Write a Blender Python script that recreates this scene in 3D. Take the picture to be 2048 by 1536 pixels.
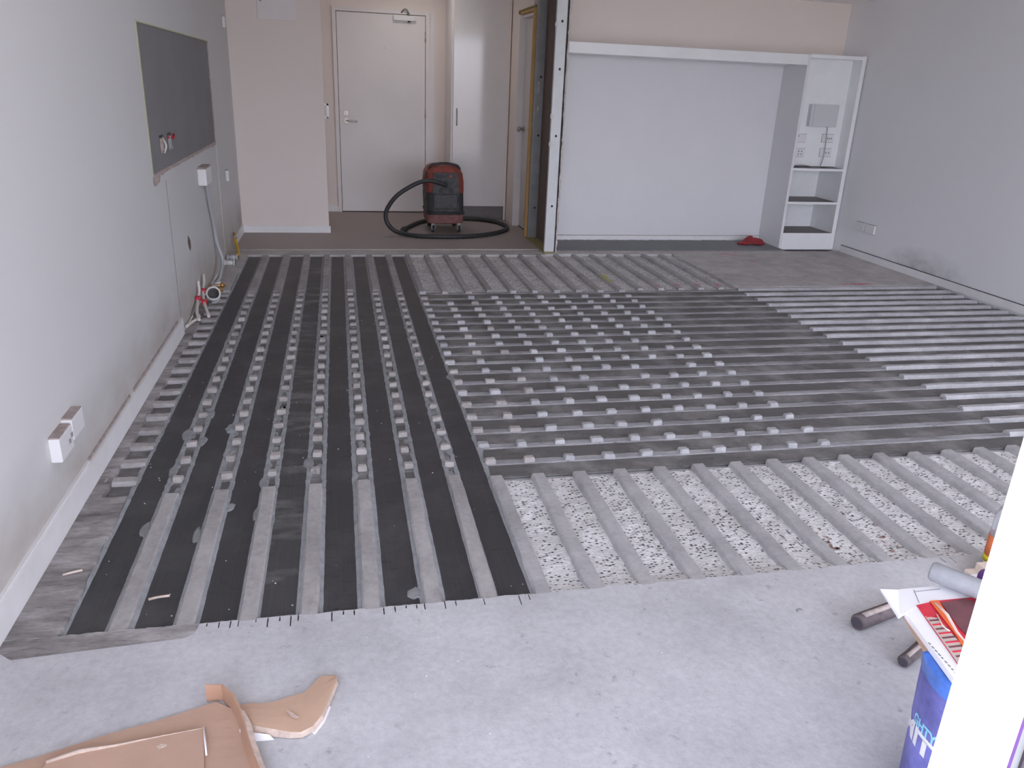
import bpy, bmesh, math, random
from mathutils import Vector, Matrix, Euler

D = bpy.data
for o in list(D.objects):
    D.objects.remove(o, do_unlink=True)
C = bpy.context.scene.collection
SC = bpy.context.scene
random.seed(7)
R = random.uniform
PI = math.pi

# ------------------------------------------------------------------ camera
cam = D.objects.new('camera', D.cameras.new('camera'))
C.objects.link(cam)
cam.data.sensor_width = 36.0
cam.data.lens = 36.0 * 1593.74 / 2048
cam.data.clip_start = 0.02
rt = Vector((0.9785660633, -0.2019833205, 0.0401397305))
dn = Vector((-0.0342287253, -0.3517355738, -0.9354733991))
fw = Vector((0.2030685946, 0.9140485897, -0.3511101274))
m = Matrix((rt, -dn, -fw)).transposed().to_4x4()
m.translation = Vector((0, 0, 1.42))
cam.matrix_world = m
SC.camera = cam

# ------------------------------------------------------------------ sky
world = D.worlds.new('sky')
SC.world = world
world.use_nodes = True
wn = world.node_tree
wn.nodes.clear()
wo = wn.nodes.new('ShaderNodeOutputWorld')
wb = wn.nodes.new('ShaderNodeBackground')
wr = wn.nodes.new('ShaderNodeValToRGB')
wt = wn.nodes.new('ShaderNodeTexCoord')
ws = wn.nodes.new('ShaderNodeSeparateXYZ')
wm = wn.nodes.new('ShaderNodeMapRange')
wm.inputs['From Min'].default_value = -1
wm.inputs['From Max'].default_value = 1
wn.links.new(wt.outputs['Generated'], ws.inputs[0])
wn.links.new(ws.outputs['Z'], wm.inputs['Value'])
wn.links.new(wm.outputs[0], wr.inputs[0])
e = wr.color_ramp.elements
e[0].position = 0.0; e[0].color = (0.31, 0.29, 0.28, 1)
e[1].position = 1.0; e[1].color = (0.66, 0.74, 1.0, 1)
for pos, col in ((0.47, (0.36, 0.34, 0.34, 1)), (0.52, (0.83, 0.855, 1.0, 1)), (0.72, (0.71, 0.79, 1.0, 1))):
    k = e.new(pos); k.color = col
wn.links.new(wr.outputs[0], wb.inputs['Color'])
wb.inputs['Strength'].default_value = 7.0
wn.links.new(wb.outputs[0], wo.inputs[0])

# low winter-morning sun, raking along the facade from beyond the left wall
sun = D.objects.new('sun', D.lights.new('sun', 'SUN'))
C.objects.link(sun)
sun.data.energy = 9.0
sun.data.color = (1.0, 0.91, 0.80)
sun.data.angle = math.radians(0.6)
sun.rotation_euler = Vector((0.868, 0.274, -0.407)).to_track_quat('-Z', 'Y').to_euler()

vs = SC.view_settings
vs.view_transform = 'Standard'
vs.look = 'None'
vs.exposure = -0.13
vs.gamma = 1.0
vs.use_curve_mapping = False
SC.cycles.max_bounces = 10
SC.cycles.diffuse_bounces = 9

# ------------------------------------------------------------------ materials
def nodes(name):
    m = D.materials.new(name)
    m.use_nodes = True
    return m, m.node_tree, m.node_tree.nodes['Principled BSDF']

def pos_vec(t, scale=(1, 1, 1)):
    g = t.nodes.new('ShaderNodeNewGeometry')
    mp = t.nodes.new('ShaderNodeMapping')
    mp.inputs['Scale'].default_value = scale
    t.links.new(g.outputs['Position'], mp.inputs['Vector'])
    return mp.outputs[0]

def noise(t, vec, scale, detail=5, rough=0.6):
    n = t.nodes.new('ShaderNodeTexNoise')
    n.inputs['Scale'].default_value = scale
    n.inputs['Detail'].default_value = detail
    n.inputs['Roughness'].default_value = rough
    t.links.new(vec, n.inputs['Vector'])
    return n.outputs['Fac']

def ramp(t, fac, stops):
    r = t.nodes.new('ShaderNodeValToRGB')
    el = r.color_ramp.elements
    el[0].position, el[0].color = stops[0][0], (*stops[0][1], 1)
    el[1].position, el[1].color = stops[-1][0], (*stops[-1][1], 1)
    for p, c in stops[1:-1]:
        k = el.new(p); k.color = (*c, 1)
    t.links.new(fac, r.inputs[0])
    return r.outputs[0]

def mix(t, fac, a, b, mode='MIX'):
    n = t.nodes.new('ShaderNodeMix')
    n.data_type = 'RGBA'
    n.blend_type = mode
    for s, v in ((n.inputs[0], fac), (n.inputs[6], a), (n.inputs[7], b)):
        if isinstance(v, tuple): s.default_value = (*v, 1)
        elif isinstance(v, (int, float)): s.default_value = v
        else: t.links.new(v, s)
    return n.outputs[2]

def bump(t, b, h, strength, dist=0.004):
    n = t.nodes.new('ShaderNodeBump')
    n.inputs['Strength'].default_value = strength
    n.inputs['Distance'].default_value = dist
    t.links.new(h, n.inputs['Height'])
    t.links.new(n.outputs[0], b.inputs['Normal'])

def mk(name, c, rough=0.5, metal=0.0, var=0.0, vscale=6.0, spec=0.5, bmp=0.0, bscale=60.0, stretch=(1, 1, 1), emit=None):
    """plain material with a little positional variation"""
    m, t, b = nodes(name)
    b.inputs['Roughness'].default_value = rough
    b.inputs['Metallic'].default_value = metal
    b.inputs['Specular IOR Level'].default_value = spec
    v = pos_vec(t, stretch)
    if var > 0:
        f = noise(t, v, vscale)
        lo = tuple(max(0, x * (1 - var)) for x in c); hi = tuple(min(1, x * (1 + var)) for x in c)
        t.links.new(ramp(t, f, [(0.3, lo), (0.7, hi)]), b.inputs['Base Color'])
    else:
        b.inputs['Base Color'].default_value = (*c, 1)
    if bmp > 0:
        bump(t, b, noise(t, v, bscale), bmp)
    return m

def concrete(name, c, dark, light, spots=0.55, stretch=(1, 1, 1), bmp=0.35, grime=0.0, bsc=55):
    """trowelled or ground concrete: blotches, fine grain, scattered dark specks"""
    m, t, b = nodes(name)
    b.inputs['Roughness'].default_value = 0.85
    b.inputs['Specular IOR Level'].default_value = 0.25
    v = pos_vec(t, stretch)
    col = ramp(t, noise(t, v, 3.1, 8, 0.65), [(0.33, dark), (0.5, c), (0.68, light)])
    fine = ramp(t, noise(t, v, 48, 6, 0.7), [(0.3, (0.80, 0.80, 0.80)), (0.6, (1.04, 1.04, 1.04))])
    col = mix(t, 0.7, col, fine, 'MULTIPLY')
    sp = ramp(t, noise(t, v, 19, 7, 0.62), [(spots + 0.10, (1, 1, 1)), (spots + 0.19, (0.45, 0.44, 0.45))])
    cl_mask = t.nodes.new('ShaderNodeRGBToBW')
    t.links.new(ramp(t, noise(t, v, 2.6, 4, 0.6), [(0.42, (0.12, 0.12, 0.12)), (0.62, (0.95, 0.95, 0.95))]), cl_mask.inputs[0])
    col = mix(t, cl_mask.outputs[0], col, sp, 'MULTIPLY')
    if grime:
        g = ramp(t, noise(t, v, 8, 9, 0.72), [(0.36, (0.48, 0.46, 0.45)), (0.6, (1.05, 1.04, 1.04))])
        col = mix(t, grime, col, g, 'MULTIPLY')
    t.links.new(col, b.inputs['Base Color'])
    bump(t, b, noise(t, v, bsc, 8, 0.7), bmp, 0.003)
    return m

M = {}
M['slab'] = concrete('slab_concrete', (0.54, 0.532, 0.55), (0.46, 0.452, 0.468), (0.60, 0.592, 0.61), 0.515, bmp=0.6)
M['slab_back'] = concrete('scraped_concrete', (0.55, 0.525, 0.515), (0.44, 0.42, 0.41), (0.62, 0.595, 0.585), 0.56, grime=0.3)
M['dirty'] = concrete('grimy_concrete', (0.36, 0.34, 0.338), (0.22, 0.205, 0.205), (0.54, 0.515, 0.51), 0.5, (1, 3.2, 1), 0.9, 0.7, 40)
M['rib_left'] = concrete('worn_ridge_concrete', (0.42, 0.40, 0.395), (0.33, 0.31, 0.31), (0.50, 0.48, 0.475), 0.54, (1, 0.8, 1), 0.5, 0.25)
M['rib_right'] = concrete('pale_ridge_concrete', (0.455, 0.443, 0.445), (0.37, 0.36, 0.362), (0.52, 0.51, 0.51), 0.55, bmp=0.5, grime=0.25)
M['nub_left'] = concrete('cut_block_concrete', (0.39, 0.36, 0.345), (0.29, 0.265, 0.255), (0.49, 0.455, 0.44), 0.55, bmp=0.9)
M['nub_right'] = concrete('pale_block_concrete', (0.43, 0.425, 0.435), (0.34, 0.335, 0.34), (0.52, 0.515, 0.525), 0.55, bmp=0.9)
M['ridge_low'] = concrete('broken_ridge', (0.39, 0.385, 0.40), (0.27, 0.265, 0.275), (0.52, 0.515, 0.53), 0.5, (1, 2.5, 1), 1.0, 0.35, 70)
M['ridge_high'] = concrete('chalky_ridge', (0.50, 0.495, 0.51), (0.40, 0.39, 0.40), (0.62, 0.61, 0.63), 0.52, (1, 2, 1), 0.9, 0.2, 60)
M['epoxy'] = mk('grey_epoxy', (0.26, 0.265, 0.275), 0.65, var=0.2, vscale=28, bmp=0.5, bscale=45)
M['epoxy_pale'] = mk('pale_epoxy', (0.36, 0.375, 0.39), 0.6, var=0.15, vscale=30, bmp=0.4, bscale=50)
M['rust_stain'] = mk('rust_stain', (0.34, 0.20, 0.165), 0.95, var=0.3, vscale=80)
M['epoxy_bead'] = mk('epoxy_fillet', (0.30, 0.31, 0.325), 0.65, var=0.2, vscale=28, bmp=0.5, bscale=45)
M['card_light'] = mk('clean_cardboard', (0.56, 0.375, 0.27), 0.9, var=0.06, vscale=6, bmp=0.12, bscale=40)
M['bed'] = mk('epoxy_bed', (0.21, 0.208, 0.21), 0.7, var=0.35, vscale=20, bmp=0.6, bscale=70)
M['cut'] = mk('saw_cut', (0.05, 0.045, 0.045), 0.9)

def m_strip(name, c, dust, lo, hi, streak, rough, dv=(1, 1, 1)):
    m, t, b = nodes(name)
    b.inputs['Roughness'].default_value = rough
    v = pos_vec(t)
    s = noise(t, pos_vec(t, streak), 30, 3)
    col = ramp(t, s, [(0.3, tuple(x * 0.86 for x in c)), (0.7, tuple(x * 1.14 for x in c))])
    d = ramp(t, noise(t, pos_vec(t, dv), 3.3, 8, 0.66), [(lo, (0, 0, 0)), (hi, (1, 1, 1))])
    bw = t.nodes.new('ShaderNodeRGBToBW'); t.links.new(d, bw.inputs[0])
    col = mix(t, bw.outputs[0], col, dust)
    k = ramp(t, noise(t, pos_vec(t, (0.6, 1.6, 1)), 26, 4, 0.6), [(0.60, (1, 1, 1)), (0.70, (0.60, 0.60, 0.60))])
    col = mix(t, 0.8, col, k, 'MULTIPLY')
    t.links.new(col, b.inputs['Base Color'])
    bump(t, b, s, 0.05)
    return m
M['carbon'] = m_strip('carbon_laminate', (0.046, 0.044, 0.048), (0.085, 0.082, 0.085), 0.48, 0.75, (6, 0.12, 1), 0.5)
M['carbon_dusty'] = m_strip('dusty_carbon_laminate', (0.060, 0.058, 0.060), (0.21, 0.205, 0.205), 0.50, 0.74, (6, 0.12, 1), 0.55, (0.9, 2.6, 1))
M['cross'] = m_strip('dusty_cross_laminate', (0.128, 0.123, 0.118), (0.31, 0.30, 0.30), 0.47, 0.70, (0.12, 6, 1), 0.7)

def m_aggregate(name, k):
    m, t, b = nodes(name)
    b.inputs['Roughness'].default_value = 0.9
    b.inputs['Specular IOR Level'].default_value = 0.2
    v = pos_vec(t, (0.8, 1.15, 1))
    w = t.nodes.new('ShaderNodeTexVoronoi')
    w.inputs['Scale'].default_value = 105
    t.links.new(pos_vec(t, (0.75, 1.25, 1)), w.inputs['Vector'])
    bw = t.nodes.new('ShaderNodeSeparateColor'); t.links.new(w.outputs['Color'], bw.inputs[0])
    kind = ramp(t, bw.outputs[0], [(0.0, (0.09 * k, 0.09 * k, 0.095 * k)), (0.20, (0.13 * k, 0.125 * k, 0.13 * k)), (0.26, (0.36 * k, 0.32 * k, 0.30 * k)), (0.31, (0.82 * k, 0.81 * k, 0.81 * k)), (1.0, (0.82 * k, 0.81 * k, 0.81 * k))])
    core = ramp(t, w.outputs['Distance'], [(0.40, (1, 1, 1)), (0.56, (0, 0, 0))])
    cw = t.nodes.new('ShaderNodeRGBToBW'); t.links.new(core, cw.inputs[0])
    white = ramp(t, noise(t, v, 85, 5, 0.7), [(0.34, (0.66 * k, 0.65 * k, 0.65 * k)), (0.56, (0.86 * k, 0.85 * k, 0.85 * k))])
    pebble = mix(t, cw.outputs[0], white, kind)
    f = ramp(t, noise(t, v, 70, 5, 0.7), [(0.3, (0.78, 0.77, 0.77)), (0.62, (1.05, 1.05, 1.05))])
    col = mix(t, 0.8, pebble, f, 'MULTIPLY')
    g = ramp(t, noise(t, v, 5, 5, 0.6), [(0.35, (0.82, 0.81, 0.80)), (0.6, (1.03, 1.03, 1.03))])
    col = mix(t, 0.8, col, g, 'MULTIPLY')
    t.links.new(col, b.inputs['Base Color'])
    ad = t.nodes.new('ShaderNodeMath'); ad.operation = 'ADD'
    t.links.new(noise(t, v, 90, 5, 0.7), ad.inputs[0]); t.links.new(w.outputs['Distance'], ad.inputs[1])
    bump(t, b, ad.outputs[0], 0.7, 0.004)
    return m
M['agg'] = m_aggregate('exposed_aggregate', 0.98)
M['agg_back'] = m_aggregate('dusty_aggregate', 0.86)

def m_wall(name, c, stain=None):
    """matt paint with roller texture; stain = (axis values) dirt rubbed on near the floor"""
    m, t, b = nodes(name)
    b.inputs['Roughness'].default_value = 0.75
    b.inputs['Specular IOR Level'].default_value = 0.25
    v = pos_vec(t)
    col = ramp(t, noise(t, v, 1.4, 4), [(0.3, tuple(x * 0.975 for x in c)), (0.7, c)])
    if stain:
        g = t.nodes.new('ShaderNodeNewGeometry'); s = t.nodes.new('ShaderNodeSeparateXYZ')
        t.links.new(g.outputs['Position'], s.inputs[0])
        h = t.nodes.new('ShaderNodeMapRange'); h.inputs['From Min'].default_value = stain[0]; h.inputs['From Max'].default_value = 0.05
        t.links.new(s.outputs['Z'], h.inputs['Value'])
        mm = t.nodes.new('ShaderNodeMath'); mm.operation = 'MULTIPLY'
        t.links.new(h.outputs[0], mm.inputs[0]); t.links.new(noise(t, pos_vec(t, (1, 0.7, 1.4)), stain[2], 6), mm.inputs[1])
        last = mm.outputs[0]
        if len(stain) > 3:   # only around one place along the wall
            y = t.nodes.new('ShaderNodeMath'); y.operation = 'COMPARE'
            a = t.nodes.new('ShaderNodeMapRange'); a.inputs['From Min'].default_value = stain[3]; a.inputs['From Max'].default_value = stain[4]
            q = t.nodes.new('ShaderNodeMapRange'); q.inputs['From Min'].default_value = stain[6]; q.inputs['From Max'].default_value = stain[5]
            t.links.new(s.outputs['Y'], a.inputs['Value']); t.links.new(s.outputs['Y'], q.inputs['Value'])
            p = t.nodes.new('ShaderNodeMath'); p.operation = 'MULTIPLY'
            t.links.new(a.outputs[0], p.inputs[0]); t.links.new(q.outputs[0], p.inputs[1])
            p2 = t.nodes.new('ShaderNodeMath'); p2.operation = 'MULTIPLY'
            t.links.new(p.outputs[0], p2.inputs[0]); t.links.new(last, p2.inputs[1])
            last = p2.outputs[0]
        rr = t.nodes.new('ShaderNodeMapRange'); rr.inputs['From Min'].default_value = 0.08; rr.inputs['From Max'].default_value = 0.5
        t.links.new(last, rr.inputs['Value'])
        col = mix(t, rr.outputs[0], col, stain[1])
    t.links.new(col, b.inputs['Base Color'])
    bump(t, b, noise(t, v, 180, 3), 0.08, 0.002)
    return m
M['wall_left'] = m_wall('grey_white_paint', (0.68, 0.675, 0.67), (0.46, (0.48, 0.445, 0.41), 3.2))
M['wall_right'] = m_wall('cool_white_paint', (0.84, 0.84, 0.855), (0.30, (0.50, 0.49, 0.50), 9.0, 5.2, 5.8, 6.0, 6.5))
M['wall_beige'] = m_wall('beige_paint_warm_light', (0.82, 0.74, 0.69))  # warm off-white paint; upper bed wall's warm bounce light is painted in
M['ceil'] = mk('ceiling_white', (0.86, 0.85, 0.84), 0.8)
M['white'] = mk('white_laminate', (0.86, 0.87, 0.87), 0.35, var=0.03)
M['panel'] = mk('pale_panel', (0.76, 0.76, 0.775), 0.5, var=0.02, vscale=2)
M['gloss'] = mk('gloss_white_door', (0.76, 0.73, 0.715), 0.09, var=0.02, spec=0.6)
M['skirt'] = mk('skirting_gloss', (0.80, 0.79, 0.785), 0.4, var=0.04, vscale=9)
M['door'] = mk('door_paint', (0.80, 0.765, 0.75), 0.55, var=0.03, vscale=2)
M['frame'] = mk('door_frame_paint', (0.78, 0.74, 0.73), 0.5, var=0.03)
M['door_dark'] = mk('greyer_door_paint', (0.62, 0.60, 0.59), 0.5)  # greyer paint of the inner door leaf
M['gap'] = mk('painted_gap_shade', (0.05, 0.04, 0.04), 0.9)  # near-black that paints the darkness inside gaps and holes
M['gapb'] = mk('brown_gap', (0.36, 0.30, 0.28), 0.9, var=0.3, vscale=30)
M['board'] = mk('bare_grey_board', (0.235, 0.23, 0.237), 0.8, var=0.07, vscale=2.5)
M['tear'] = mk('torn_paper_edge', (0.47, 0.39, 0.36), 0.9, var=0.3, vscale=40)
M['tape'] = mk('green_yellow_edge', (0.52, 0.58, 0.36), 0.8)
M['plastic'] = mk('white_plastic', (0.78, 0.77, 0.77), 0.35)
M['slot'] = mk('socket_slot', (0.06, 0.05, 0.05), 0.6)
M['steel'] = mk('galvanised_steel', (0.33, 0.34, 0.34), 0.45, metal=0.6, var=0.10, vscale=12)
M['steel_white'] = mk('bright_galvanised_steel', (0.62, 0.64, 0.64), 0.5, metal=0.15, var=0.06, vscale=10)
M['satin'] = mk('satin_nickel', (0.50, 0.46, 0.43), 0.42, metal=1.0)
M['pine'] = mk('orange_pine', (0.55, 0.33, 0.12), 0.7, var=0.15, vscale=20, stretch=(4, 4, 0.4))
M['olive'] = mk('olive_timber', (0.26, 0.23, 0.10), 0.85, var=0.2, vscale=25)
M['brownboard'] = mk('brown_liner_paper', (0.15, 0.115, 0.10), 0.9, var=0.1)
M['plaster_edge'] = mk('broken_plaster', (0.60, 0.56, 0.53), 0.95, var=0.15, vscale=50, bmp=0.8, bscale=80)
M['vinyl'] = mk('taupe_vinyl', (0.36, 0.315, 0.29), 0.6, var=0.08, vscale=60)
M['vinyl_edge'] = mk('vinyl_edge', (0.40, 0.36, 0.33), 0.7)
M['carpet'] = mk('dark_carpet', (0.25, 0.25, 0.26), 0.98, var=0.35, vscale=220, bmp=0.8, bscale=260)
M['shelf_top'] = mk('dark_shelf_and_recess', (0.22, 0.20, 0.20), 0.7, var=0.1)  # dark grey shelf tops; on the kickboard it stands for recess shade
M['grey_box'] = mk('grey_plastic_box', (0.62, 0.635, 0.64), 0.45)
M['cable'] = mk('grey_cable', (0.33, 0.33, 0.34), 0.5)
M['red_cloth'] = mk('red_cloth', (0.30, 0.035, 0.045), 0.9, var=0.3, vscale=60, bmp=0.6, bscale=90)
M['vac_red'] = mk('dusty_red_plastic', (0.26, 0.055, 0.042), 0.6, var=0.35, vscale=22)
M['vac_dusty'] = mk('red_plastic_under_dust', (0.22, 0.10, 0.092), 0.75, var=0.3, vscale=28)
M['vac_black'] = mk('dusty_black_plastic', (0.035, 0.036, 0.037), 0.6, var=0.5, vscale=16)
M['vac_grey'] = mk('charcoal_plastic', (0.055, 0.056, 0.058), 0.6, var=0.4, vscale=30)
M['hose'] = mk('black_hose', (0.030, 0.032, 0.034), 0.5, var=0.2, vscale=20)
M['pvc'] = mk('white_pvc', (0.64, 0.63, 0.62), 0.4, var=0.05)
M['pvc_grey'] = mk('grey_pvc', (0.47, 0.48, 0.49), 0.45)
M['pex'] = mk('cream_pipe', (0.66, 0.61, 0.57), 0.45)
M['red'] = mk('red_clip', (0.50, 0.02, 0.04), 0.45)
M['brass'] = mk('brass', (0.62, 0.36, 0.14), 0.35, metal=0.8)
M['gas'] = mk('yellow_gas_pipe', (0.55, 0.33, 0.02), 0.5, var=0.1)
M['card'] = mk('cardboard', (0.48, 0.315, 0.235), 0.9, var=0.08, vscale=5, bmp=0.12, bscale=40)
M['card_dark'] = mk('cardboard_outer', (0.40, 0.235, 0.155), 0.9, var=0.1, vscale=8)
M['card_torn'] = mk('torn_cardboard', (0.56, 0.44, 0.37), 0.95, var=0.2, vscale=60, bmp=0.5)
M['card_white'] = mk('white_liner', (0.82, 0.80, 0.82), 0.8)
M['sunwhite'] = mk('white_powdercoat', (0.88, 0.88, 0.88), 0.4)
M['seal'] = mk('dark_seal', (0.06, 0.05, 0.065), 0.6, var=0.2)
M['seal_grey'] = mk('grey_channel', (0.33, 0.34, 0.34), 0.5)
M['pail'] = mk('violet_blue_pail', (0.165, 0.165, 0.47), 0.5, var=0.5, vscale=11)
M['pail_lid'] = mk('bright_blue_pail', (0.075, 0.20, 0.66), 0.35, var=0.35, vscale=22)
M['print_cyan'] = mk('cyan_print', (0.28, 0.68, 0.86), 0.4)
M['print_white'] = mk('white_print', (0.80, 0.80, 0.83), 0.4)
M['paper'] = mk('white_packet', (0.86, 0.85, 0.88), 0.5, var=0.03, vscale=10)
M['print_red'] = mk('red_print', (0.66, 0.03, 0.06), 0.4, var=0.15, vscale=30)
M['print_orange'] = mk('orange_print', (0.85, 0.16, 0.04), 0.4)
M['print_maroon'] = mk('maroon_print', (0.17, 0.06, 0.07), 0.4, var=0.2, vscale=30)
M['print_beige'] = mk('beige_print', (0.56, 0.46, 0.42), 0.5)
M['print_cream'] = mk('cream_print', (0.90, 0.78, 0.68), 0.5)
M['ink'] = mk('grey_ink', (0.22, 0.21, 0.24), 0.6)
M['tube'] = mk('dusty_grey_tube', (0.38, 0.39, 0.42), 0.6, var=0.12, vscale=25)
M['rust'] = mk('rusty_handle', (0.115, 0.09, 0.095), 0.7, var=0.5, vscale=30, bmp=0.4)
M['purple'] = mk('purple_plastic', (0.13, 0.04, 0.24), 0.4, var=0.3, vscale=40)
M['clear'] = mk('cloudy_clear_plastic', (0.86, 0.88, 0.92), 0.2)
M['lab_orange'] = mk('orange_label', (0.80, 0.22, 0.08), 0.5)
M['lab_yellow'] = mk('yellow_label', (0.75, 0.60, 0.02), 0.5)
M['timber'] = mk('pale_timber', (0.66, 0.56, 0.48), 0.75, var=0.08, vscale=20)
M['pink'] = mk('pink_spray', (0.62, 0.20, 0.24), 0.9, var=0.25, vscale=60)
M['yellow'] = mk('yellow_spray', (0.46, 0.46, 0.13), 0.9, var=0.3, vscale=60)
cl = M['clear'].node_tree.nodes['Principled BSDF']
cl.inputs['Transmission Weight'].default_value = 0.75
cl.inputs['IOR'].default_value = 1.3

# ------------------------------------------------------------------ mesh builder
class MB:
    def __init__(s):
        s.v = []; s.f = []; s.sm = []
    def add(s, vs, fs, smooth=False):
        n = len(s.v)
        s.v += [tuple(x) for x in vs]
        s.f += [tuple(i + n for i in f) for f in fs]
        s.sm += [smooth] * len(fs)
        return s
    def box(s, x0, x1, y0, y1, z0, z1):
        return s.hexa([(x0, y0, z0), (x1, y0, z0), (x1, y1, z0), (x0, y1, z0), (x0, y0, z1), (x1, y0, z1), (x1, y1, z1), (x0, y1, z1)])
    def hexa(s, p):
        return s.add(p, [(3, 2, 1, 0), (4, 5, 6, 7), (0, 1, 5, 4), (1, 2, 6, 5), (2, 3, 7, 6), (3, 0, 4, 7)])
    def rbox(s, x0, x1, y0, y1, z0, z1, r=0.004):
        """box with chamfered edges"""
        bm = bmesh.new()
        bmesh.ops.create_cube(bm, size=1)
        for v in bm.verts:
            v.co = Vector(((x0 + x1) / 2 + v.co.x * (x1 - x0), (y0 + y1) / 2 + v.co.y * (y1 - y0), (z0 + z1) / 2 + v.co.z * (z1 - z0)))
        bmesh.ops.bevel(bm, geom=bm.edges[:], offset=r, segments=2, profile=0.6, affect='EDGES')
        bm.verts.ensure_lookup_table()
        vs = [v.co.copy() for v in bm.verts]
        fs = [[v.index for v in f.verts] for f in bm.faces]
        bm.free()
        return s.add(vs, fs)
    def prism(s, pts, d, cap=True):
        """polygon extruded along vector d"""
        n = len(pts); d = Vector(d)
        a = [Vector(p) for p in pts]; b = [p + d for p in a]
        fs = [(i, (i + 1) % n, n + (i + 1) % n, n + i) for i in range(n)]
        if cap: fs += [tuple(reversed(range(n))), tuple(range(n, 2 * n))]
        return s.add(a + b, fs)
    def tube(s, pts, r, n=12, cap=True):
        pts = [Vector(p) for p in pts]
        rs = r if isinstance(r, (list, tuple)) else [r] * len(pts)
        up = None; rings = []
        for i, p in enumerate(pts):
            t = (pts[min(i + 1, len(pts) - 1)] - pts[max(i - 1, 0)]).normalized()
            if up is None:
                a = Vector((0, 0, 1)) if abs(t.z) < 0.9 else Vector((1, 0, 0))
                up = (a - t * a.dot(t)).normalized()
            else:
                up = (up - t * up.dot(t)).normalized()
            w = t.cross(up)
            rings.append([p + (up * math.cos(2 * PI * k / n) + w * math.sin(2 * PI * k / n)) * rs[i] for k in range(n)])
        vs = [v for q in rings for v in q]
        fs = [(i * n + k, i * n + (k + 1) % n, (i + 1) * n + (k + 1) % n, (i + 1) * n + k) for i in range(len(pts) - 1) for k in range(n)]
        s.add(vs, fs, True)
        if cap:
            s.add(rings[0], [tuple(reversed(range(n)))]); s.add(rings[-1], [tuple(range(n))])
        return s
    def lathe(s, prof, o, n=48, axis='Z'):
        """prof = [(r, h)] about a vertical axis through o"""
        vs = []
        for r, h in prof:
            for k in range(n):
                a = 2 * PI * k / n
                vs.append((o[0] + r * math.cos(a), o[1] + r * math.sin(a), o[2] + h))
        fs = [(i * n + k, i * n + (k + 1) % n, (i + 1) * n + (k + 1) % n, (i + 1) * n + k) for i in range(len(prof) - 1) for k in range(n)]
        return s.add(vs, fs, True)
    def build(s, name, mat, parent=None, at=None):
        off = Vector((0, 0, 0))
        p = parent
        while p is not None:
            off += p.location; p = p.parent
        if at is not None and parent is None: off = Vector(at)
        me = D.meshes.new(name)
        me.from_pydata([Vector(v) - off for v in s.v], [], s.f)
        me.polygons.foreach_set('use_smooth', s.sm)
        me.materials.append(M[mat] if isinstance(mat, str) else mat)
        bm = bmesh.new(); bm.from_mesh(me)
        bmesh.ops.remove_doubles(bm, verts=bm.verts, dist=1e-6)
        bmesh.ops.recalc_face_normals(bm, faces=bm.faces)
        bm.to_mesh(me); bm.free()
        o = D.objects.new(name, me)
        C.objects.link(o)
        if parent is not None: o.parent = parent
        if at is not None and parent is None: o.location = at
        return o

def tag(o, label, cat, group=None):
    o['label'] = label; o['category'] = cat
    if group: o['group'] = group
    return o
def thing(name, label, cat, loc=(0, 0, 0), group=None):
    o = D.objects.new(name, None); C.objects.link(o)
    o.location = loc; o.empty_display_size = 0.05
    return tag(o, label, cat, group)
def struct(name, mb, mat, label=None):
    o = mb.build(name, mat)
    o['kind'] = 'structure'
    if label: o['label'] = label
    return o
def place(o, name, parent, loc):
    """another copy of a part, sharing its mesh"""
    c = o.copy(); c.name = name
    C.objects.link(c); c.parent = parent; c.location = loc
    return c
def spline(pts, n=8):
    """Catmull-Rom through the points"""
    P = [Vector(p) for p in pts]
    P = [P[0] * 2 - P[1]] + P + [P[-1] * 2 - P[-2]]
    out = []
    for i in range(1, len(P) - 2):
        a, b, c, d = P[i - 1:i + 3]
        for k in range(n):
            t = k / n
            out.append(0.5 * ((2 * b) + (c - a) * t + (2 * a - 5 * b + 4 * c - d) * t * t + (3 * b - a - 3 * c + d) * t ** 3))
    out.append(P[-2])
    return out

# ================================================================== ROOM SHELL
XL, XR = -0.92, 4.86
YOPEN = 0.35
YV = 7.155             # front edge of the vinyl
CEIL = 2.45

# ---- floor: grooved slab
PX, PY = 0.168, 0.1535
MIDS = {-7: -0.6295, -6: -0.458, -5: -0.293, -4: -0.126, -3: 0.049, -2: 0.228, -1: 0.393}
cx = lambda i: MIDS.get(i, 0.556 + PX * i)       # ridges running into the room
ry = lambda j: 2.862 + PY * j       # ridges running across it
BED = -0.028
Y0, Y1 = 1.945, 2.715               # near grooved field
Y2, Y3 = 5.66, 6.93                 # far grooved field
strips_x = [(-0.765, -0.666), (-0.593, -0.492), (-0.424, -0.323), (-0.263, -0.163), (-0.089, 0.010), (0.088, 0.191), (0.264, 0.365), (0.421, 0.523)]

fl = MB()
fl.box(XL - 0.05, XR + 0.05, -1.6, 9.6, -0.16, BED - 0.004)
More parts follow.
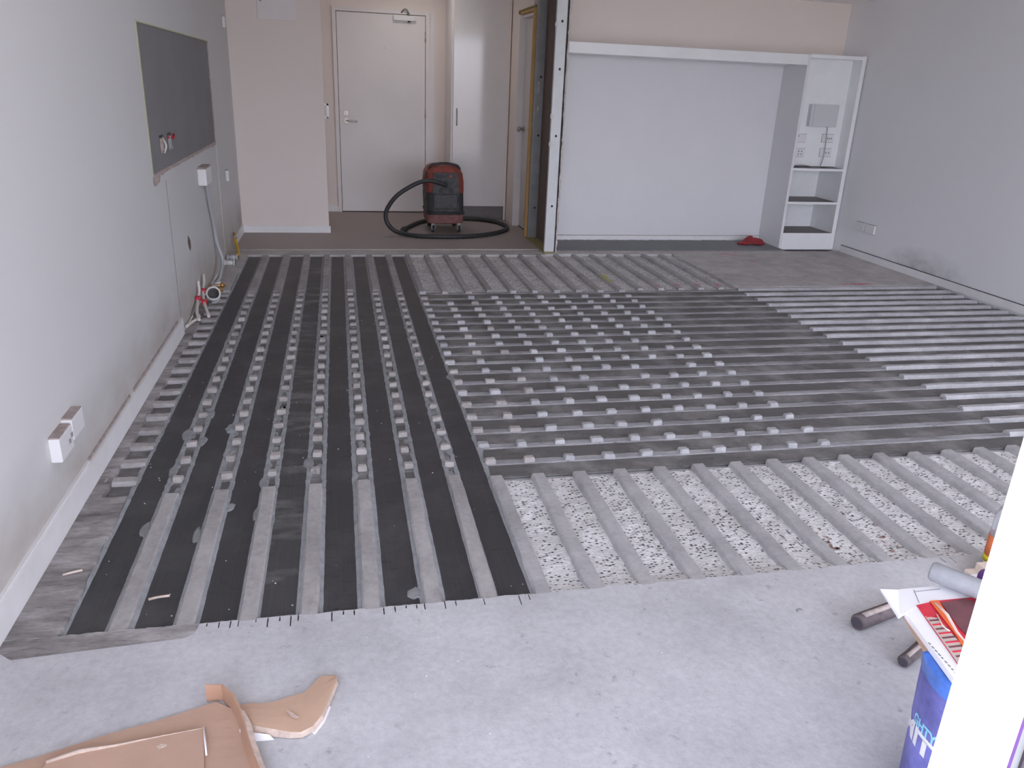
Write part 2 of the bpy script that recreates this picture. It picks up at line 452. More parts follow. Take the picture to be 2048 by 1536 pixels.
# near slab, its far edge notched where the saw cuts run past the grooves
cuts = []
for (a, b) in strips_x[2:]:
    for k, q in enumerate((a - 0.006, a + 0.026, a + 0.058, a + 0.088, b + 0.008)):
        if random.random() < 0.72: cuts.append((q, R(0.014, 0.05)))
for i in (8, 9, 10, 11, 12):
    for dx in (0.02, 0.055):
        if random.random() < 0.5: cuts.append((cx(i) + dx, R(0.02, 0.05)))
for q in (-0.50, -0.43, -0.56): cuts.append((q, R(0.012, 0.025)))
cuts.sort()
edge = []
x = XL - 0.05
pend = list(cuts)
while x < XR + 0.05:
    edge.append((x, Y0 + R(-0.004, 0.004)))
    nx = x + R(0.025, 0.06)
    while pend and pend[0][0] < nx:
        q, L = pend.pop(0)
        if q - 0.003 > x + 0.002:
            edge += [(q - 0.0018, Y0), (q - 0.0016, Y0 - L), (q + 0.0016, Y0 - L), (q + 0.0018, Y0)]
            nx = max(nx, q + 0.006)
    x = nx
edge.append((XR + 0.05, Y0))
poly = [(XL - 0.05, -1.6, BED - 0.006)] + [(a, b, BED - 0.006) for a, b in edge] + [(XR + 0.05, -1.6, BED - 0.006)]
fl.prism(poly, (0, 0, -BED + 0.006))
floor = struct('floor', fl, 'slab', 'pale concrete slab, cut into ribs and grooves behind its smooth near part')

def patch(name, mat, x0, x1, y0, y1, z0=BED - 0.004, z1=0.0, nx=1, ny=1, jit=0.0):
    """solid piece of slab whose top is a grid, its outline jittered"""
    mb = MB()
    gx = [x0 + (x1 - x0) * i / nx for i in range(nx + 1)]; gy = [y0 + (y1 - y0) * j / ny for j in range(ny + 1)]
    top = {}
    for i, a in enumerate(gx):
        for j, b in enumerate(gy):
            ed_x = i in (0, nx); ed_y = j in (0, ny)
            top[i, j] = (a + (R(-jit, jit) if ed_x else 0), b + (R(-jit, jit) if ed_y else 0), z1 + R(-jit, jit) * 0.25)
    vs = [top[i, j] for i in range(nx + 1) for j in range(ny + 1)]
    fs = [(i * (ny + 1) + j, (i + 1) * (ny + 1) + j, (i + 1) * (ny + 1) + j + 1, i * (ny + 1) + j + 1) for i in range(nx) for j in range(ny)]
    mb.add(vs, fs)
    ring = [(i, 0) for i in range(nx + 1)] + [(nx, j) for j in range(1, ny + 1)] + [(i, ny) for i in range(nx - 1, -1, -1)] + [(0, j) for j in range(ny - 1, 0, -1)]
    vs = [top[k] for k in ring] + [(top[k][0], top[k][1], z0) for k in ring]
    n = len(ring)
    mb.add(vs, [(k, (k + 1) % n, n + (k + 1) % n, n + k) for k in range(n)])
    return mb.build(name, mat, floor)

patch('slab_margin', 'dirty', XL, -0.772, Y0 - 0.002, 2.722, nx=3, ny=16, jit=0.005)
patch('slab_margin', 'slab_back', XL, -0.775, 5.70, 7.05, nx=3, ny=14, jit=0.005)
patch('slab_margin', 'slab_back', 3.03, XR, Y2, 7.06, nx=12, ny=4, jit=0.004)
patch('slab_margin', 'slab_back', XL, 1.80, Y3, YV, z1=-0.003, nx=30, ny=2, jit=0.006)
patch('slab_margin', 'slab_back', 1.80, 3.03, Y3 + 0.02, 7.06, z1=-0.001, nx=12, ny=2, jit=0.005)
patch('slab_margin', 'slab', 3.02, XR, Y0 - 0.01, Y1 - 0.01, nx=10, ny=4, jit=0.004)

# ridges that run into the room
def rib(i, y0, y1, mat, w=0.047, wb=0.064, ztop=0.0, ramp_front=False, seg=10):
    mb = MB(); xc = cx(i); vs = []
    for k in range(seg + 1):
        y = y0 + (y1 - y0) * k / seg
        j = lambda: R(-0.0022, 0.0022)
        z = ztop + R(-0.0012, 0.0006)
        vs += [(xc - wb / 2 + j(), y, BED - 0.004), (xc - w / 2 - 0.002 + j(), y, z - 0.005), (xc - w / 2 + 0.003 + j(), y, z), (xc + w / 2 - 0.003 + j(), y, z), (xc + w / 2 + 0.002 + j(), y, z - 0.005), (xc + wb / 2 + j(), y, BED - 0.004)]
    fs = []
    for k in range(seg):
        a = 6 * k
        fs += [(a + q, a + q + 1, a + q + 7, a + q + 6) for q in range(5)]
    fs += [(0, 1, 2, 3, 4, 5), tuple(reversed(range(6 * seg, 6 * seg + 6)))]
    mb.add(vs, fs)
    return mb.build('concrete_rib', mat, floor)
for i in range(0, 15):
    rib(i, Y0 - 0.005, Y1 + R(-0.004, 0.004), 'rib_right')
    rib(i, Y2 - 0.004, Y3 + 0.03, 'rib_left' if i < 9 else 'rib_right', w=0.040, wb=0.058, ztop=-0.002)
for i in range(-7, 0):
    rib(i, Y0 - 0.005, Y1 + 0.02 + R(-0.01, 0.01), 'rib_left', w=0.046, wb=0.056)
    rib(i, 5.70 + R(-0.01, 0.01), Y3 + 0.01, 'rib_left', w=0.046, wb=0.056, ztop=-0.002)

# exposed aggregate in the empty grooves
def bed(x0, x1, y0, y1, mat, ny, front_rise=True):
    mb = MB(); nx = 5
    vs = []
    for j in range(ny + 1):
        for i in range(nx + 1):
            t = j / ny
            z = BED + 0.005 + R(-0.0028, 0.0028)
            if front_rise and t < 0.10: z = BED + 0.005 + (0.10 - t) / 0.10 * 0.020
            vs.append((x0 + (x1 - x0) * i / nx, y0 + (y1 - y0) * t, z))
    fs = [(j * (nx + 1) + i, j * (nx + 1) + i + 1, (j + 1) * (nx + 1) + i + 1, (j + 1) * (nx + 1) + i) for j in range(ny) for i in range(nx)]
    mb.add(vs, fs)
    return mb.build('aggregate_bed', mat, floor)
for i in range(0, 15):
    bed(cx(i) + 0.022, cx(i + 1) - 0.022, Y0 - 0.004, Y1 - 0.012, 'agg', 22)
    bed(cx(i) + 0.020, cx(i + 1) - 0.020, Y2 + 0.004, Y3 + 0.04, 'agg_back', 26, False)

# strips glued across the room, in the transverse grooves
for j in range(0, 19):
    yc = ry(j) - PY / 2
    mb = MB(); n = 24
    a = -0.872; b = 4.855
    vs = []
    for k in range(n + 1):
        x = a + (b - a) * k / n
        vs += [(x, yc - 0.052 + R(-0.0015, 0.0015), -0.026), (x, yc - 0.052 + R(-0.0015, 0.0015), -0.0205), (x, yc + 0.052 + R(-0.0015, 0.0015), -0.0205), (x, yc + 0.052, -0.026)]
    fs = [(4 * k + q, 4 * k + (q + 1) % 4, 4 * k + 4 + (q + 1) % 4, 4 * k + 4 + q) for k in range(n) for q in range(4)]
    mb.add(vs, fs + [(0, 1, 2, 3), (4 * n + 3, 4 * n + 2, 4 * n + 1, 4 * n)])
    mb.build('cross_strip', 'cross', floor)

# ridges between them: ground low in the middle, left standing by the far wall
def xridge(j, x0, x1, z, w, wb, mat, name, n, jz, jy, rnd=0.004):
    mb = MB(); vs = []
    y = ry(j)
    for k in range(n + 1):
        x = x0 + (x1 - x0) * k / n
        zz = z + R(-jz, jz)
        vs += [(x, y - wb / 2, BED - 0.002), (x, y - w / 2 - 0.001 + R(-jy, jy), zz - rnd), (x, y - w / 2 + 0.008 + R(-jy, jy), zz), (x, y + w / 2 - 0.008 + R(-jy, jy), zz), (x, y + w / 2 + 0.001 + R(-jy, jy), zz - rnd), (x, y + wb / 2, BED - 0.002)]
    fs = [(6 * k + q, 6 * k + q + 1, 6 * k + 7 + q, 6 * k + 6 + q) for k in range(n) for q in range(5)]
    fs += [(0, 1, 2, 3, 4, 5), tuple(reversed(range(6 * n, 6 * n + 6)))]
    mb.add(vs, fs)
    return mb.build(name, mat, floor)
for j in range(0, 19):
    x1 = 3.03 + R(-0.015, 0.015)
    xridge(j, 0.535, x1, -0.0178, 0.052, 0.058, 'ridge_low', 'ground_ridge', 44, 0.0016, 0.003)
    xridge(j, x1, 4.845 - R(0, 0.05), -0.001, 0.042, 0.052, 'ridge_high', 'standing_ridge', 30, 0.0016, 0.0025, 0.008)
    xridge(j, -0.905, -0.772, -0.003, 0.05, 0.055, 'rib_left', 'edge_ridge', 5, 0.002, 0.004)
    xridge(j, -0.77, 0.54, -0.0192, 0.068, 0.072, 'bed', 'bedded_ridge', 20, 0.0005, 0.006, 0.001)
patch('slab_margin', 'dirty', XL, -0.862, 2.70, 5.72, z1=-0.002, nx=2, ny=40, jit=0.006)

# the blocks left standing where two ridges crossed
def nub_mesh(mat, k):
    rg = random.Random(k)
    bm = bmesh.new()
    bmesh.ops.create_cube(bm, size=1)
    for v in bm.verts:
        v.co = Vector((v.co.x * (0.047 if v.co.z > 0 else 0.052), v.co.y * (0.030 if v.co.z > 0 else 0.037), 0.0015 if v.co.z > 0 else -0.026))
        v.co += Vector((rg.uniform(-0.003, 0.003), rg.uniform(-0.003, 0.003), rg.uniform(-0.0015, 0.0015)))
    bmesh.ops.bevel(bm, geom=bm.edges[:], offset=0.004, segments=1, affect='EDGES')
    for v in bm.verts:
        v.co += Vector((rg.uniform(-0.0015, 0.0015), rg.uniform(-0.0015, 0.0015), rg.uniform(-0.0012, 0.0004)))
    me = D.meshes.new('concrete_nub'); bm.to_mesh(me); bm.free()
    me.materials.append(M[mat])
    return me
nub_r = [nub_mesh('nub_right', k) for k in range(9)]
nub_l = [nub_mesh('nub_left', 40 + k) for k in range(9)]
missing = {(2, 6), (6, 5), (7, 7), (8, 2), (10, 8), (17, 1), (18, 3)}
spots = []
for j in range(0, 19):
    for i in range(-7, 10):
        if (j, i) in missing: continue
        spots.append((i, j))
n_far = len(spots) - 298
far = sorted([s for s in spots if s[0] < 0], key=lambda s: -s[1])[:max(0, n_far)]
for i, j in spots:
    if (i, j) in far: continue
    me = random.choice(nub_l if i < 0 or (i < 3 and random.random() < 0.5) else nub_r)
    o = D.objects.new('concrete_nub', me)
    C.objects.link(o); o.parent = floor
    o.location = (cx(i) + R(-0.004, 0.004), ry(j) + R(-0.004, 0.004), R(-0.002, 0.001))
    o.scale = (R(0.85, 1.08) * (0.82 if i < 0 else 1), R(0.85, 1.1), 1)
    o.rotation_euler = (0, 0, R(-0.09, 0.09))
if far:
    mb = MB()
    for i, j in far:
        x, y = cx(i) + R(-0.004, 0.004), ry(j) + R(-0.004, 0.004)
        a, b = 0.021 * R(0.85, 1.1), 0.019
        mb.hexa([(x - a - 0.002, y - b - 0.003, -0.026), (x + a + 0.002, y - b - 0.003, -0.026), (x + a + 0.002, y + b + 0.003, -0.026), (x - a - 0.002, y + b + 0.003, -0.026),
                 (x - a, y - b, -0.001), (x + a, y - b, -0.001), (x + a, y + b, -0.001), (x - a, y + b, -0.001)])
    mb.build('concrete_nubs_far', 'nub_left', floor)['kind'] = 'stuff'

# long carbon strips laid over the cross strips
for k, (a, b) in enumerate(strips_x):
    mb = MB()
    mb.box(a, b, 1.962 - (0.012 if k == 3 else 0), 6.91, -0.0190, -0.0150)
    mb.build('carbon_strip', 'carbon_dusty' if k in (3,) else 'carbon', floor)
# beads of squeezed-out epoxy along their edges, thickest between the blocks
def bead(x, side, gap):
    mb = MB(); vs = []; n = 150
    for k in range(n + 1):
        y = 1.955 + (6.90 - 1.955) * k / n
        mid = 2.72 < y < 5.68
        w = 0.017 + R(-0.003, 0.003) if mid else gap
        if mid and random.random() < 0.10: w += R(0.004, 0.010)
        o = R(-0.0008, 0.0006) if not mid else R(-0.003, 0.002)
        xo = x + side * o
        if mid:
            z = -0.0145 + R(-0.0006, 0.0006)
            vs += [(xo - side * 0.002, y, -0.0152), (xo + side * w * 0.3, y, z), (xo + side * w, y, z - 0.001), (xo + side * (w + 0.003), y, BED)]
        else:
            vs += [(xo - side * 0.002, y, -0.0152), (xo + side * w * 0.55, y, -0.0125 + R(-0.001, 0.001)), (x + side * (w + 0.001), y, -0.0045 + R(-0.001, 0.001)), (x + side * (w + 0.004), y, BED)]
    fs = [(4 * k + q, 4 * k + q + 1, 4 * k + 5 + q, 4 * k + 4 + q) for k in range(n) for q in range(3)]
    mb.add(vs, fs)
    mb.build('epoxy_bead', 'epoxy_bead', floor)
for k, (a, b) in enumerate(strips_x):
    bead(a, -1, a - (cx(k - 8) + 0.023) if k else 0.007)
    bead(b, 1, cx(k - 7) - 0.023 - b)

for k, (a, b) in enumerate(strips_x):
    mb = MB(); vs = []; n = 12
    for q in range(n + 1):
        x = a - 0.006 + (b - a + 0.012) * q / n
        vs += [(x, 1.940 + R(-0.001, 0.001), -0.0006), (x, 1.950 + R(-0.001, 0.002), -0.004), (x, 1.966 + R(-0.003, 0.003), -0.0148), (x, 1.966, BED)]
    mb.add(vs, [(4 * q + t, 4 * q + t + 1, 4 * q + 5 + t, 4 * q + 4 + t) for q in range(n) for t in range(3)])
    mb.build('epoxy_lip', 'epoxy_pale', floor)

def blob(x, y, rx, ry_, z, h, mat, name, n=14, parent=None, rough=0.25):
    mb = MB()
    ring = []
    for k in range(n):
        q = 1 + R(-rough, rough)
        a = 2 * PI * k / n
        ring.append((x + rx * q * math.cos(a), y + ry_ * q * math.sin(a), z))
    inner = [(x + (p[0] - x) * 0.7, y + (p[1] - y) * 0.7, z + h) for p in ring]
    mb.add(ring + inner, [(k, (k + 1) % n, n + (k + 1) % n, n + k) for k in range(n)] + [tuple(range(n, 2 * n))])
    return mb.build(name, mat, parent or floor)
rg = random.Random(3)
for (x, y, a, b) in [(-0.475, 2.60, 0.016, 0.03), (-0.67, 2.50, 0.016, 0.05), (-0.50, 2.44, 0.014, 0.055), (-0.42, 2.62, 0.02, 0.03), (-0.32, 2.56, 0.013, 0.05), (-0.315, 2.80, 0.02, 0.05), (-0.155, 2.94, 0.02, 0.05),
                     (-0.27, 2.52, 0.01, 0.05), (0.178, 2.02, 0.022, 0.03), (-0.66, 2.93, 0.018, 0.05), (-0.665, 3.28, 0.018, 0.06), (-0.50, 3.32, 0.016, 0.05), (-0.60, 3.48, 0.02, 0.05), (-0.59, 3.2, 0.016, 0.05), (0.53, 3.86, 0.02, 0.04)]:
    blob(x, y, a, b, -0.0151, 0.0035, 'epoxy', 'epoxy_smear')
for k in range(80):      # epoxy that half covers the windows between the blocks
    i = rg.randint(-7, -1); j = rg.randint(0, 18)
    blob(cx(i) + rg.uniform(-0.015, 0.015), ry(j) - PY / 2 + rg.uniform(-0.03, 0.03), rg.uniform(0.010, 0.02), rg.uniform(0.015, 0.035), -0.0206, 0.004, 'epoxy', 'epoxy_smear', 10)
# long gap where a cross ridge is chipped; dust band on the slab in front of the nearest strips
mb = MB()
pts = [(-0.905, 1.90), (-0.86, 1.862), (-0.70, 1.872), (-0.55, 1.880), (-0.45, 1.885), (-0.425, 1.90), (-0.418, 1.943), (-0.905, 1.943)]
mb.prism([(a, b, 0.0002) for a, b in pts], (0, 0, 0.0008))
mb.build('grime_band', 'dirty', floor)
# sprayed marks
def mark(x, y, a, b, mat, rot=0.0):
    mb = MB(); n = 16; ring = []
    for k in range(n):
        q = 1 + R(-0.4, 0.4); t = 2 * PI * k / n
        u, v = a * q * math.cos(t), b * q * math.sin(t)
        ring.append((x + u * math.cos(rot) - v * math.sin(rot), y + u * math.sin(rot) + v * math.cos(rot), 0.0008))
    mb.prism(ring, (0, 0, 0.0006))
    return mb.build('spray_mark', mat, floor)
for x, y, a, b, r in [(3.56, 6.93, 0.10, 0.012, 0.1), (3.62, 6.86, 0.07, 0.010, -0.5), (3.66, 6.60, 0.05, 0.012, -0.8), (4.16, 5.71, 0.11, 0.016, 0.0), (4.02, 5.70, 0.06, 0.008, 0.0),
                      (2.91, 5.73, 0.03, 0.02, 0), (2.74, 5.74, 0.022, 0.018, 0), (2.57, 5.74, 0.024, 0.018, 0), (2.41, 5.74, 0.022, 0.014, 0)]:
    mark(x, y, a, b, 'pink', r)
for k in range(26):
    q = 1.66 + 0.17 * (k % 3) * 0.5 + R(-0.03, 0.03)
    o = mark(q if k % 3 else R(1.60, 1.64), R(2.02, 2.22), R(0.002, 0.007), R(0.004, 0.012), 'rust_stain', R(0, 3))
    o.name = 'rust_spot'; o.location.z = -0.0208
mark(2.07, 6.06, 0.024, 0.06, 'yellow', 0.0); mark(2.06, 5.93, 0.016, 0.05, 'yellow', 0.2)
# crumbs and slivers
mb = MB()
for k in range(90):
    x = R(-0.9, 1.6); y = R(1.35, 2.2) if k < 30 else R(1.97, 5.6)
    z = 0.0 if y < Y0 else -0.015
    if x < 0.0 and y < 1.72: continue
    if y >= Y0:
        a, b = random.choice(strips_x); x = R(a, b)
    s = R(0.0010, 0.0024)
    mb.hexa([(x - s, y - s, z), (x + s * R(.5, 2), y - s, z), (x + s, y + s, z), (x - s, y + s * R(.4, 1.5), z), (x - s * .6, y - s * .6, z + s), (x + s * .7, y - s * .5, z + s), (x + s * .5, y + s * .6, z + s), (x - s * .5, y + s * .5, z + s)])
tag(mb.build('crumbs', 'slab'), 'tiny crumbs of concrete scattered over strips and slab', 'rubble')['kind'] = 'stuff'
for (p, q, mat) in [((-0.845, 2.235, 0.004), (-0.795, 2.25, 0.006), 'timber'), ((-0.575, 2.075, 0.003), (-0.52, 2.085, 0.003), 'card_torn')]:
    o = MB().tube([p, ((p[0] + q[0]) / 2, (p[1] + q[1]) / 2, p[2] + 0.002), q], 0.004, 6).build('splinter', mat)
    tag(o, 'pale wood splinter by the skirting of the paler near wall' if mat == 'timber' else 'cream scrap lying on the second ridge of the dark strips', 'splinter')

# ---- vinyl of the entry, timber bottom plate
mb = MB(); mb.box(XL, 1.80, YV, 9.40, -0.02, 0.002); mb.box(1.80, 2.4, 7.8, 9.4, -0.02, 0.002)
vinyl = struct('floor_vinyl', mb, 'vinyl', 'taupe vinyl flooring of the entry')
mb = MB(); n = 60
vs = []
for k in range(n + 1):
    x = -0.72 + (1.80 + 0.72) * k / n
    vs += [(x, YV - 0.010 + R(-0.003, 0.002), -0.004), (x, YV - 0.007 + R(-0.002, 0.002), 0.0045), (x, YV + 0.008, 0.0045), (x, YV + 0.008, -0.004)]
mb.add(vs, [(4 * k + q, 4 * k + q + 1, 4 * k + 5 + q, 4 * k + 4 + q) for k in range(n) for q in range(3)])
mb.build('cut_edge', 'vinyl_edge', vinyl)

# ---- walls
wl = MB()
gy0, gy1, gz0, gz1 = 4.42, 6.72, 0.912, 1.632
T = 0.10
for (a, b, c, d) in [(YOPEN, 4.665, 0, CEIL), ]:
    wl.box(XL - T, XL, a, gy0, c, d)
wl.box(XL - T, XL, gy0, gy1, gz1, CEIL)
wl.box(XL - T, XL, gy1, 8.0, 0, CEIL)
wl.box(XL - T, XL, gy0, 4.700, 0, gz0)
wl.box(XL - T, XL - 0.004, 4.700, 4.708, 0, gz0)
wl.box(XL - T, XL - 0.003, 4.708, gy1, 0, gz0)
wall_left = struct('wall_left', wl, 'wall_left')
# crack line left by the removed kitchen carcass
mb = MB(); mb.box(XL - 0.006, XL + 0.0012, 4.697, 4.709, 0.10, gz0 - 0.05)
mb.build('crack', 'gapb', wall_left)
# broken hole in the plasterboard
blob_pts = [(5.17, 0.435), (5.19, 0.475), (5.22, 0.462), (5.262, 0.43), (5.255, 0.39), (5.225, 0.372), (5.19, 0.40)]
mb = MB(); mb.prism([(XL - 0.0032, a, b) for a, b in blob_pts], (0.0012, 0, 0)); mb.build('hole', 'brownboard', wall_left)

wr_ = MB(); wr_.box(XR, XR + 0.1, YOPEN, 7.75, -0.03, CEIL)
wall_right = struct('wall_right', wr_, 'wall_right')

mb = MB()
mb.box(XL - 0.1, -0.115, 7.98, 8.08, 0, CEIL)
wall_entry = struct('wall_entry', mb, 'wall_beige')
mb = MB()
mb.box(-0.6, -0.02, 9.33, 9.43, 0, CEIL); mb.box(-0.02, 1.055, 9.33, 9.43, 2.11, CEIL); mb.box(1.055, 2.5, 9.33, 9.43, 0, CEIL)
mb.box(-0.65, -0.55, 8.0, 9.4, 0, CEIL); mb.box(-1.1, 2.6, 9.43, 9.53, -0.1, CEIL); mb.box(2.4, 2.5, 7.7, 9.5, -0.1, CEIL)  # includes unseen backing added behind the door wall to block light leaks
wall_back = struct('wall_back', mb, 'wall_beige')

mb = MB(); mb.box(1.93, 4.96, 7.60, 7.70, 1.74, CEIL)
wall_bed = struct('wall_bed', mb, 'wall_beige')
mb = MB(); mb.box(1.93, 4.96, 7.60, 7.70, -0.03, 1.74)
mb.build('lower_panel', 'panel', wall_bed)
mb = MB(); mb.box(XL - 0.1, XR + 0.1, YOPEN, 9.45, CEIL, CEIL + 0.1)
ceiling = struct('ceiling', mb, 'ceil')
mb = MB(); mb.box(XL - 0.1, XR + 0.6, -2.4, YOPEN, CEIL - 0.05, CEIL + 0.15)
mb.build('added_soffit', 'ceil', ceiling)  # unseen overhang added to cut skylight on the near slab
mb = MB(); mb.box(3.2, XR, 7.07, 7.62, 2.276, CEIL); mb.build('bulkhead', 'ceil', ceiling)

# partition: stripped end showing the steel frame
mb = MB()
mb.box(1.80, 1.90, 8.50, 9.40, 0, CEIL)
mb.box(1.80, 1.90, 7.86, 8.50, 2.10, CEIL)
wall_partition = struct('wall_partition', mb, 'wall_beige', 'partition stripped back to its steel studs at the near end')
# bedroom-side plasterboard with a ragged near edge
mb = MB(); vs = []; n = 60
for k in range(n + 1):
    z = CEIL * k / n
    y = 7.0 + R(-0.012, 0.010) + (0.012 if z < 0.45 else 0)
    vs += [(1.902, y, z), (1.922 + R(-0.004, 0.004), y + R(-0.005, 0.004), z), (1.925, 7.62, z), (1.902, 7.62, z)]
mb.add(vs, [(4 * k + q, 4 * k + (q + 1) % 4, 4 * k + 4 + (q + 1) % 4, 4 * k + 4 + q) for k in range(n) for q in range(4)])
mb.build('torn_plasterboard', 'plaster_edge', wall_partition)
mb = MB(); mb.box(1.894, 1.9015, 7.03, 7.84, 0.01, CEIL); mb.build('liner_back', 'brownboard', wall_partition)

def stud(y, x0, x1, mat, name, lip, holes):
    mb = MB()
    t = 0.0025
    mb.box(x0, x1, y - t, y, 0.0, CEIL)                      # web facing the room
    for xa in (x0, x1 - t):
        mb.box(xa, xa + t, y, y + 0.034, 0.0, CEIL)         # flanges
    if lip:
        mb.box(x0 + 0.018, x0 + 0.021, y - 0.006, y - t, 0.03, 2.3)   # rolled ribs
        mb.box(x1 - 0.020, x1 - 0.017, y - 0.006, y - t, 0.03, 2.3)
    o = mb.build(name, mat, wall_partition)
    for z in holes:
        h = MB(); n = 14
        xc = (x0 + x1) / 2 + (0.012 if lip else 0.004)
        h.prism([(xc + 0.010 * math.cos(2 * PI * k / n), y - t - 0.0006, z + 0.011 * math.sin(2 * PI * k / n)) for k in range(n)], (0, 0.0005, 0))
        h.build('punched_hole', 'gap', o)
    return o
stud(7.0, 1.802, 1.890, 'steel_white', 'steel_stud', False, (0.42, 1.02, 1.56, 1.93))
stud(7.72, 1.806, 1.902, 'steel', 'steel_stud', True, (0.30, 0.98, 1.50))
mb = MB()
for z0, z1 in ((1.36, 1.42), (1.43, 1.46), (1.20, 1.24)):
    mb.box(1.842, 1.850, 7.705, 7.714, z0, z1)
mb.build('wire_clip', 'steel_white', wall_partition)
mb = MB(); mb.box(1.784, 1.812, 7.765, 7.80, 0.0, 2.08); mb.build('jamb_liner', 'pine', wall_partition)
mb = MB(); mb.box(1.800, 1.83, 7.79, 8.50, 2.072, 2.092); mb.build('head_liner', 'pine', wall_partition)
mb = MB(); mb.box(1.795, 1.90, 7.765, 8.50, 2.093, 2.11); mb.build('head_plate', 'olive', wall_partition)
for xa in (1.812, 1.845, 1.878):
    MB().box(xa, xa + 0.012, 8.0, 8.035, 2.11, CEIL).build('cripple_stud', 'steel', wall_partition)
mb = MB(); mb.box(1.793, 1.90, 6.985, 7.77, -0.002, 0.012); mb.build('bottom_plate', 'olive', wall_partition)
mb = MB(); n = 40; vs = []
for k in range(n + 1):
    z = 2.4 * k / n
    vs += [(1.893 + R(-0.002, 0.003), 6.992, z), (1.903 + R(-0.003, 0.004), 6.990, z)]
mb.add(vs, [(2 * k, 2 * k + 1, 2 * k + 3, 2 * k + 2) for k in range(n)]); mb.build('dark_gap_strip', 'gap', wall_partition)  # ragged near-black strip painting the dark gap beside the stud
for z in (0.95, 1.18, 1.90, 0.26, 0.62):
    blob_ = MB(); x = 1.802 if z > 0.9 else 1.905
    blob_.prism([(x + dx, 6.994, z + dz) for dx, dz in ((-0.012, -0.01), (0.002, -0.03), (0.010, -0.012), (0.006, 0.018), (-0.006, 0.028), (-0.013, 0.01))], (0, 0.006, 0))
    blob_.build('paper_scrap', 'plaster_edge', wall_partition)

# fill light added to brighten the dark hall, with a made-up rim
dl_ = MB(); dl_.tube([(0.75, 8.55, CEIL), (0.75, 8.55, CEIL - 0.012)], 0.10, 28)
dlo = dl_.build('fill_light_rim', 'ceil', ceiling)
hl = D.objects.new('hall_lamp', D.lights.new('hall_lamp', 'AREA'))
C.objects.link(hl)
hl.data.shape = 'DISK'; hl.data.size = 0.17
hl.data.energy = 3.6; hl.data.color = (1.0, 0.95, 0.90)
hl.location = (0.75, 8.55, CEIL - 0.016)

# ---- skirtings
def skirting(name, x0, x1, y0, y1, h, gap=None):
    mb = MB(); mb.box(x0, x1, y0, y1, 0.0, h)
    o = struct(name, mb, 'skirt')
    return o
bl = skirting('baseboard_left', XL, XL + 0.016, YOPEN, 4.69, 0.092)
MB().box(XL, XL + 0.006, 2.83, 3.46, 0.0925, 0.104).build('top_gap', 'gapb', bl)
MB().box(XL, XL + 0.006, 3.52, 4.60, 0.0925, 0.106).build('top_gap', 'gapb', bl)
MB().box(XL, XL + 0.010, YOPEN, 2.82, 0.0925, 0.100).build('caulk_bead', 'plastic', bl)
skirting('baseboard_hall', XL, XL + 0.014, 7.35, 7.98, 0.075)
skirting('baseboard_entry', XL + 0.014, -0.100, 7.966, 7.98, 0.066)
skirting('baseboard_back', -0.55, -0.015, 9.316, 9.33, 0.065)
br = skirting('baseboard_right', XR - 0.014, XR, YOPEN, 7.06, 0.062)
MB().box(XR - 0.010, XR, YOPEN, 7.06, 0.0625, 0.0665).build('top_gap', 'gap', br)
bb = skirting('baseboard_bed', 1.93, 4.26, 7.588, 7.60, 0.054)
MB().box(1.93, 4.26, 7.592, 7.60, 0.0545, 0.0585).build('top_gap', 'gapb', bb)

# ---- carpet in the bed recess
mb = MB(); n = 70; vs = []
for k in range(n + 1):
    x = 1.93 + (4.25 - 1.93) * k / n
    z = 0.008 + R(0, 0.002)
    vs += [(x, 7.06 + R(-0.004, 0.004), -0.004), (x, 7.066 + R(-0.003, 0.003), z), (x, 7.57 + R(-0.004, 0.018), z + 0.004), (x, 7.588, z)]
mb.add(vs, [(4 * k + q, 4 * k + q + 1, 4 * k + 5 + q, 4 * k + 4 + q) for k in range(n) for q in range(3)])
carpet = struct('floor_carpet', mb, 'carpet', 'strip of dark grey carpet left in the bed recess')
MB().box(1.93, 4.85, 7.052, 7.060, -0.003, 0.004).build('tack_line', 'gapb', carpet)

# ================================================================== DOORS
# front door (door_1)
d1 = MB()
for (a, b, c, d) in ((-0.020, 0.019, 0, 2.11), (0.957, 1.0, 0, 2.11)):
    d1.box(a, b, 9.30, 9.40, c, d)
d1.box(1.0, 1.056, 9.326, 9.40, 0, 2.11)
d1.box(0.019, 0.957, 9.30, 9.40, 2.072, 2.11)
door_1 = struct('door_1', d1, 'frame', 'pale grey entry door closed in its frame')
MB().rbox(0.024, 0.952, 9.308, 9.345, 0.012, 2.066, 0.002).build('door_leaf', 'door', door_1)
MB().box(0.019, 0.957, 9.345, 9.36, 0.0, 2.072).build('reveal', 'gap', door_1)
h = MB()
h.tube([(0.098, 9.308, 0.985), (0.098, 9.298, 0.985)], 0.026, 18)
h.tube([(0.098, 9.300, 0.985), (0.098, 9.262, 0.985)], 0.011, 12)
h.tube(spline([(0.098, 9.262, 0.985), (0.112, 9.256, 0.985), (0.16, 9.256, 0.983), (0.20, 9.258, 0.981)], 5), 0.0095, 10)
hd = h.build('lever_handle', 'satin', door_1)
MB().tube([(0.203, 9.258, 0.981), (0.208, 9.258, 0.981)], 0.0098, 10).build('end_cap', 'slot', hd)
lk = MB(); lk.tube([(0.094, 9.308, 1.062), (0.094, 9.294, 1.062)], 0.024, 18); lk.tube([(0.094, 9.296, 1.062), (0.094, 9.286, 1.062)], 0.012, 14); lk.rbox(0.089, 0.099, 9.274, 9.288, 1.05, 1.076, 0.002)
lk.build('deadlock', 'satin', door_1)
cl_ = MB(); cl_.rbox(0.615, 0.850, 9.262, 9.308, 2.008, 2.058, 0.006)
dc = cl_.build('door_closer', 'plastic', door_1)
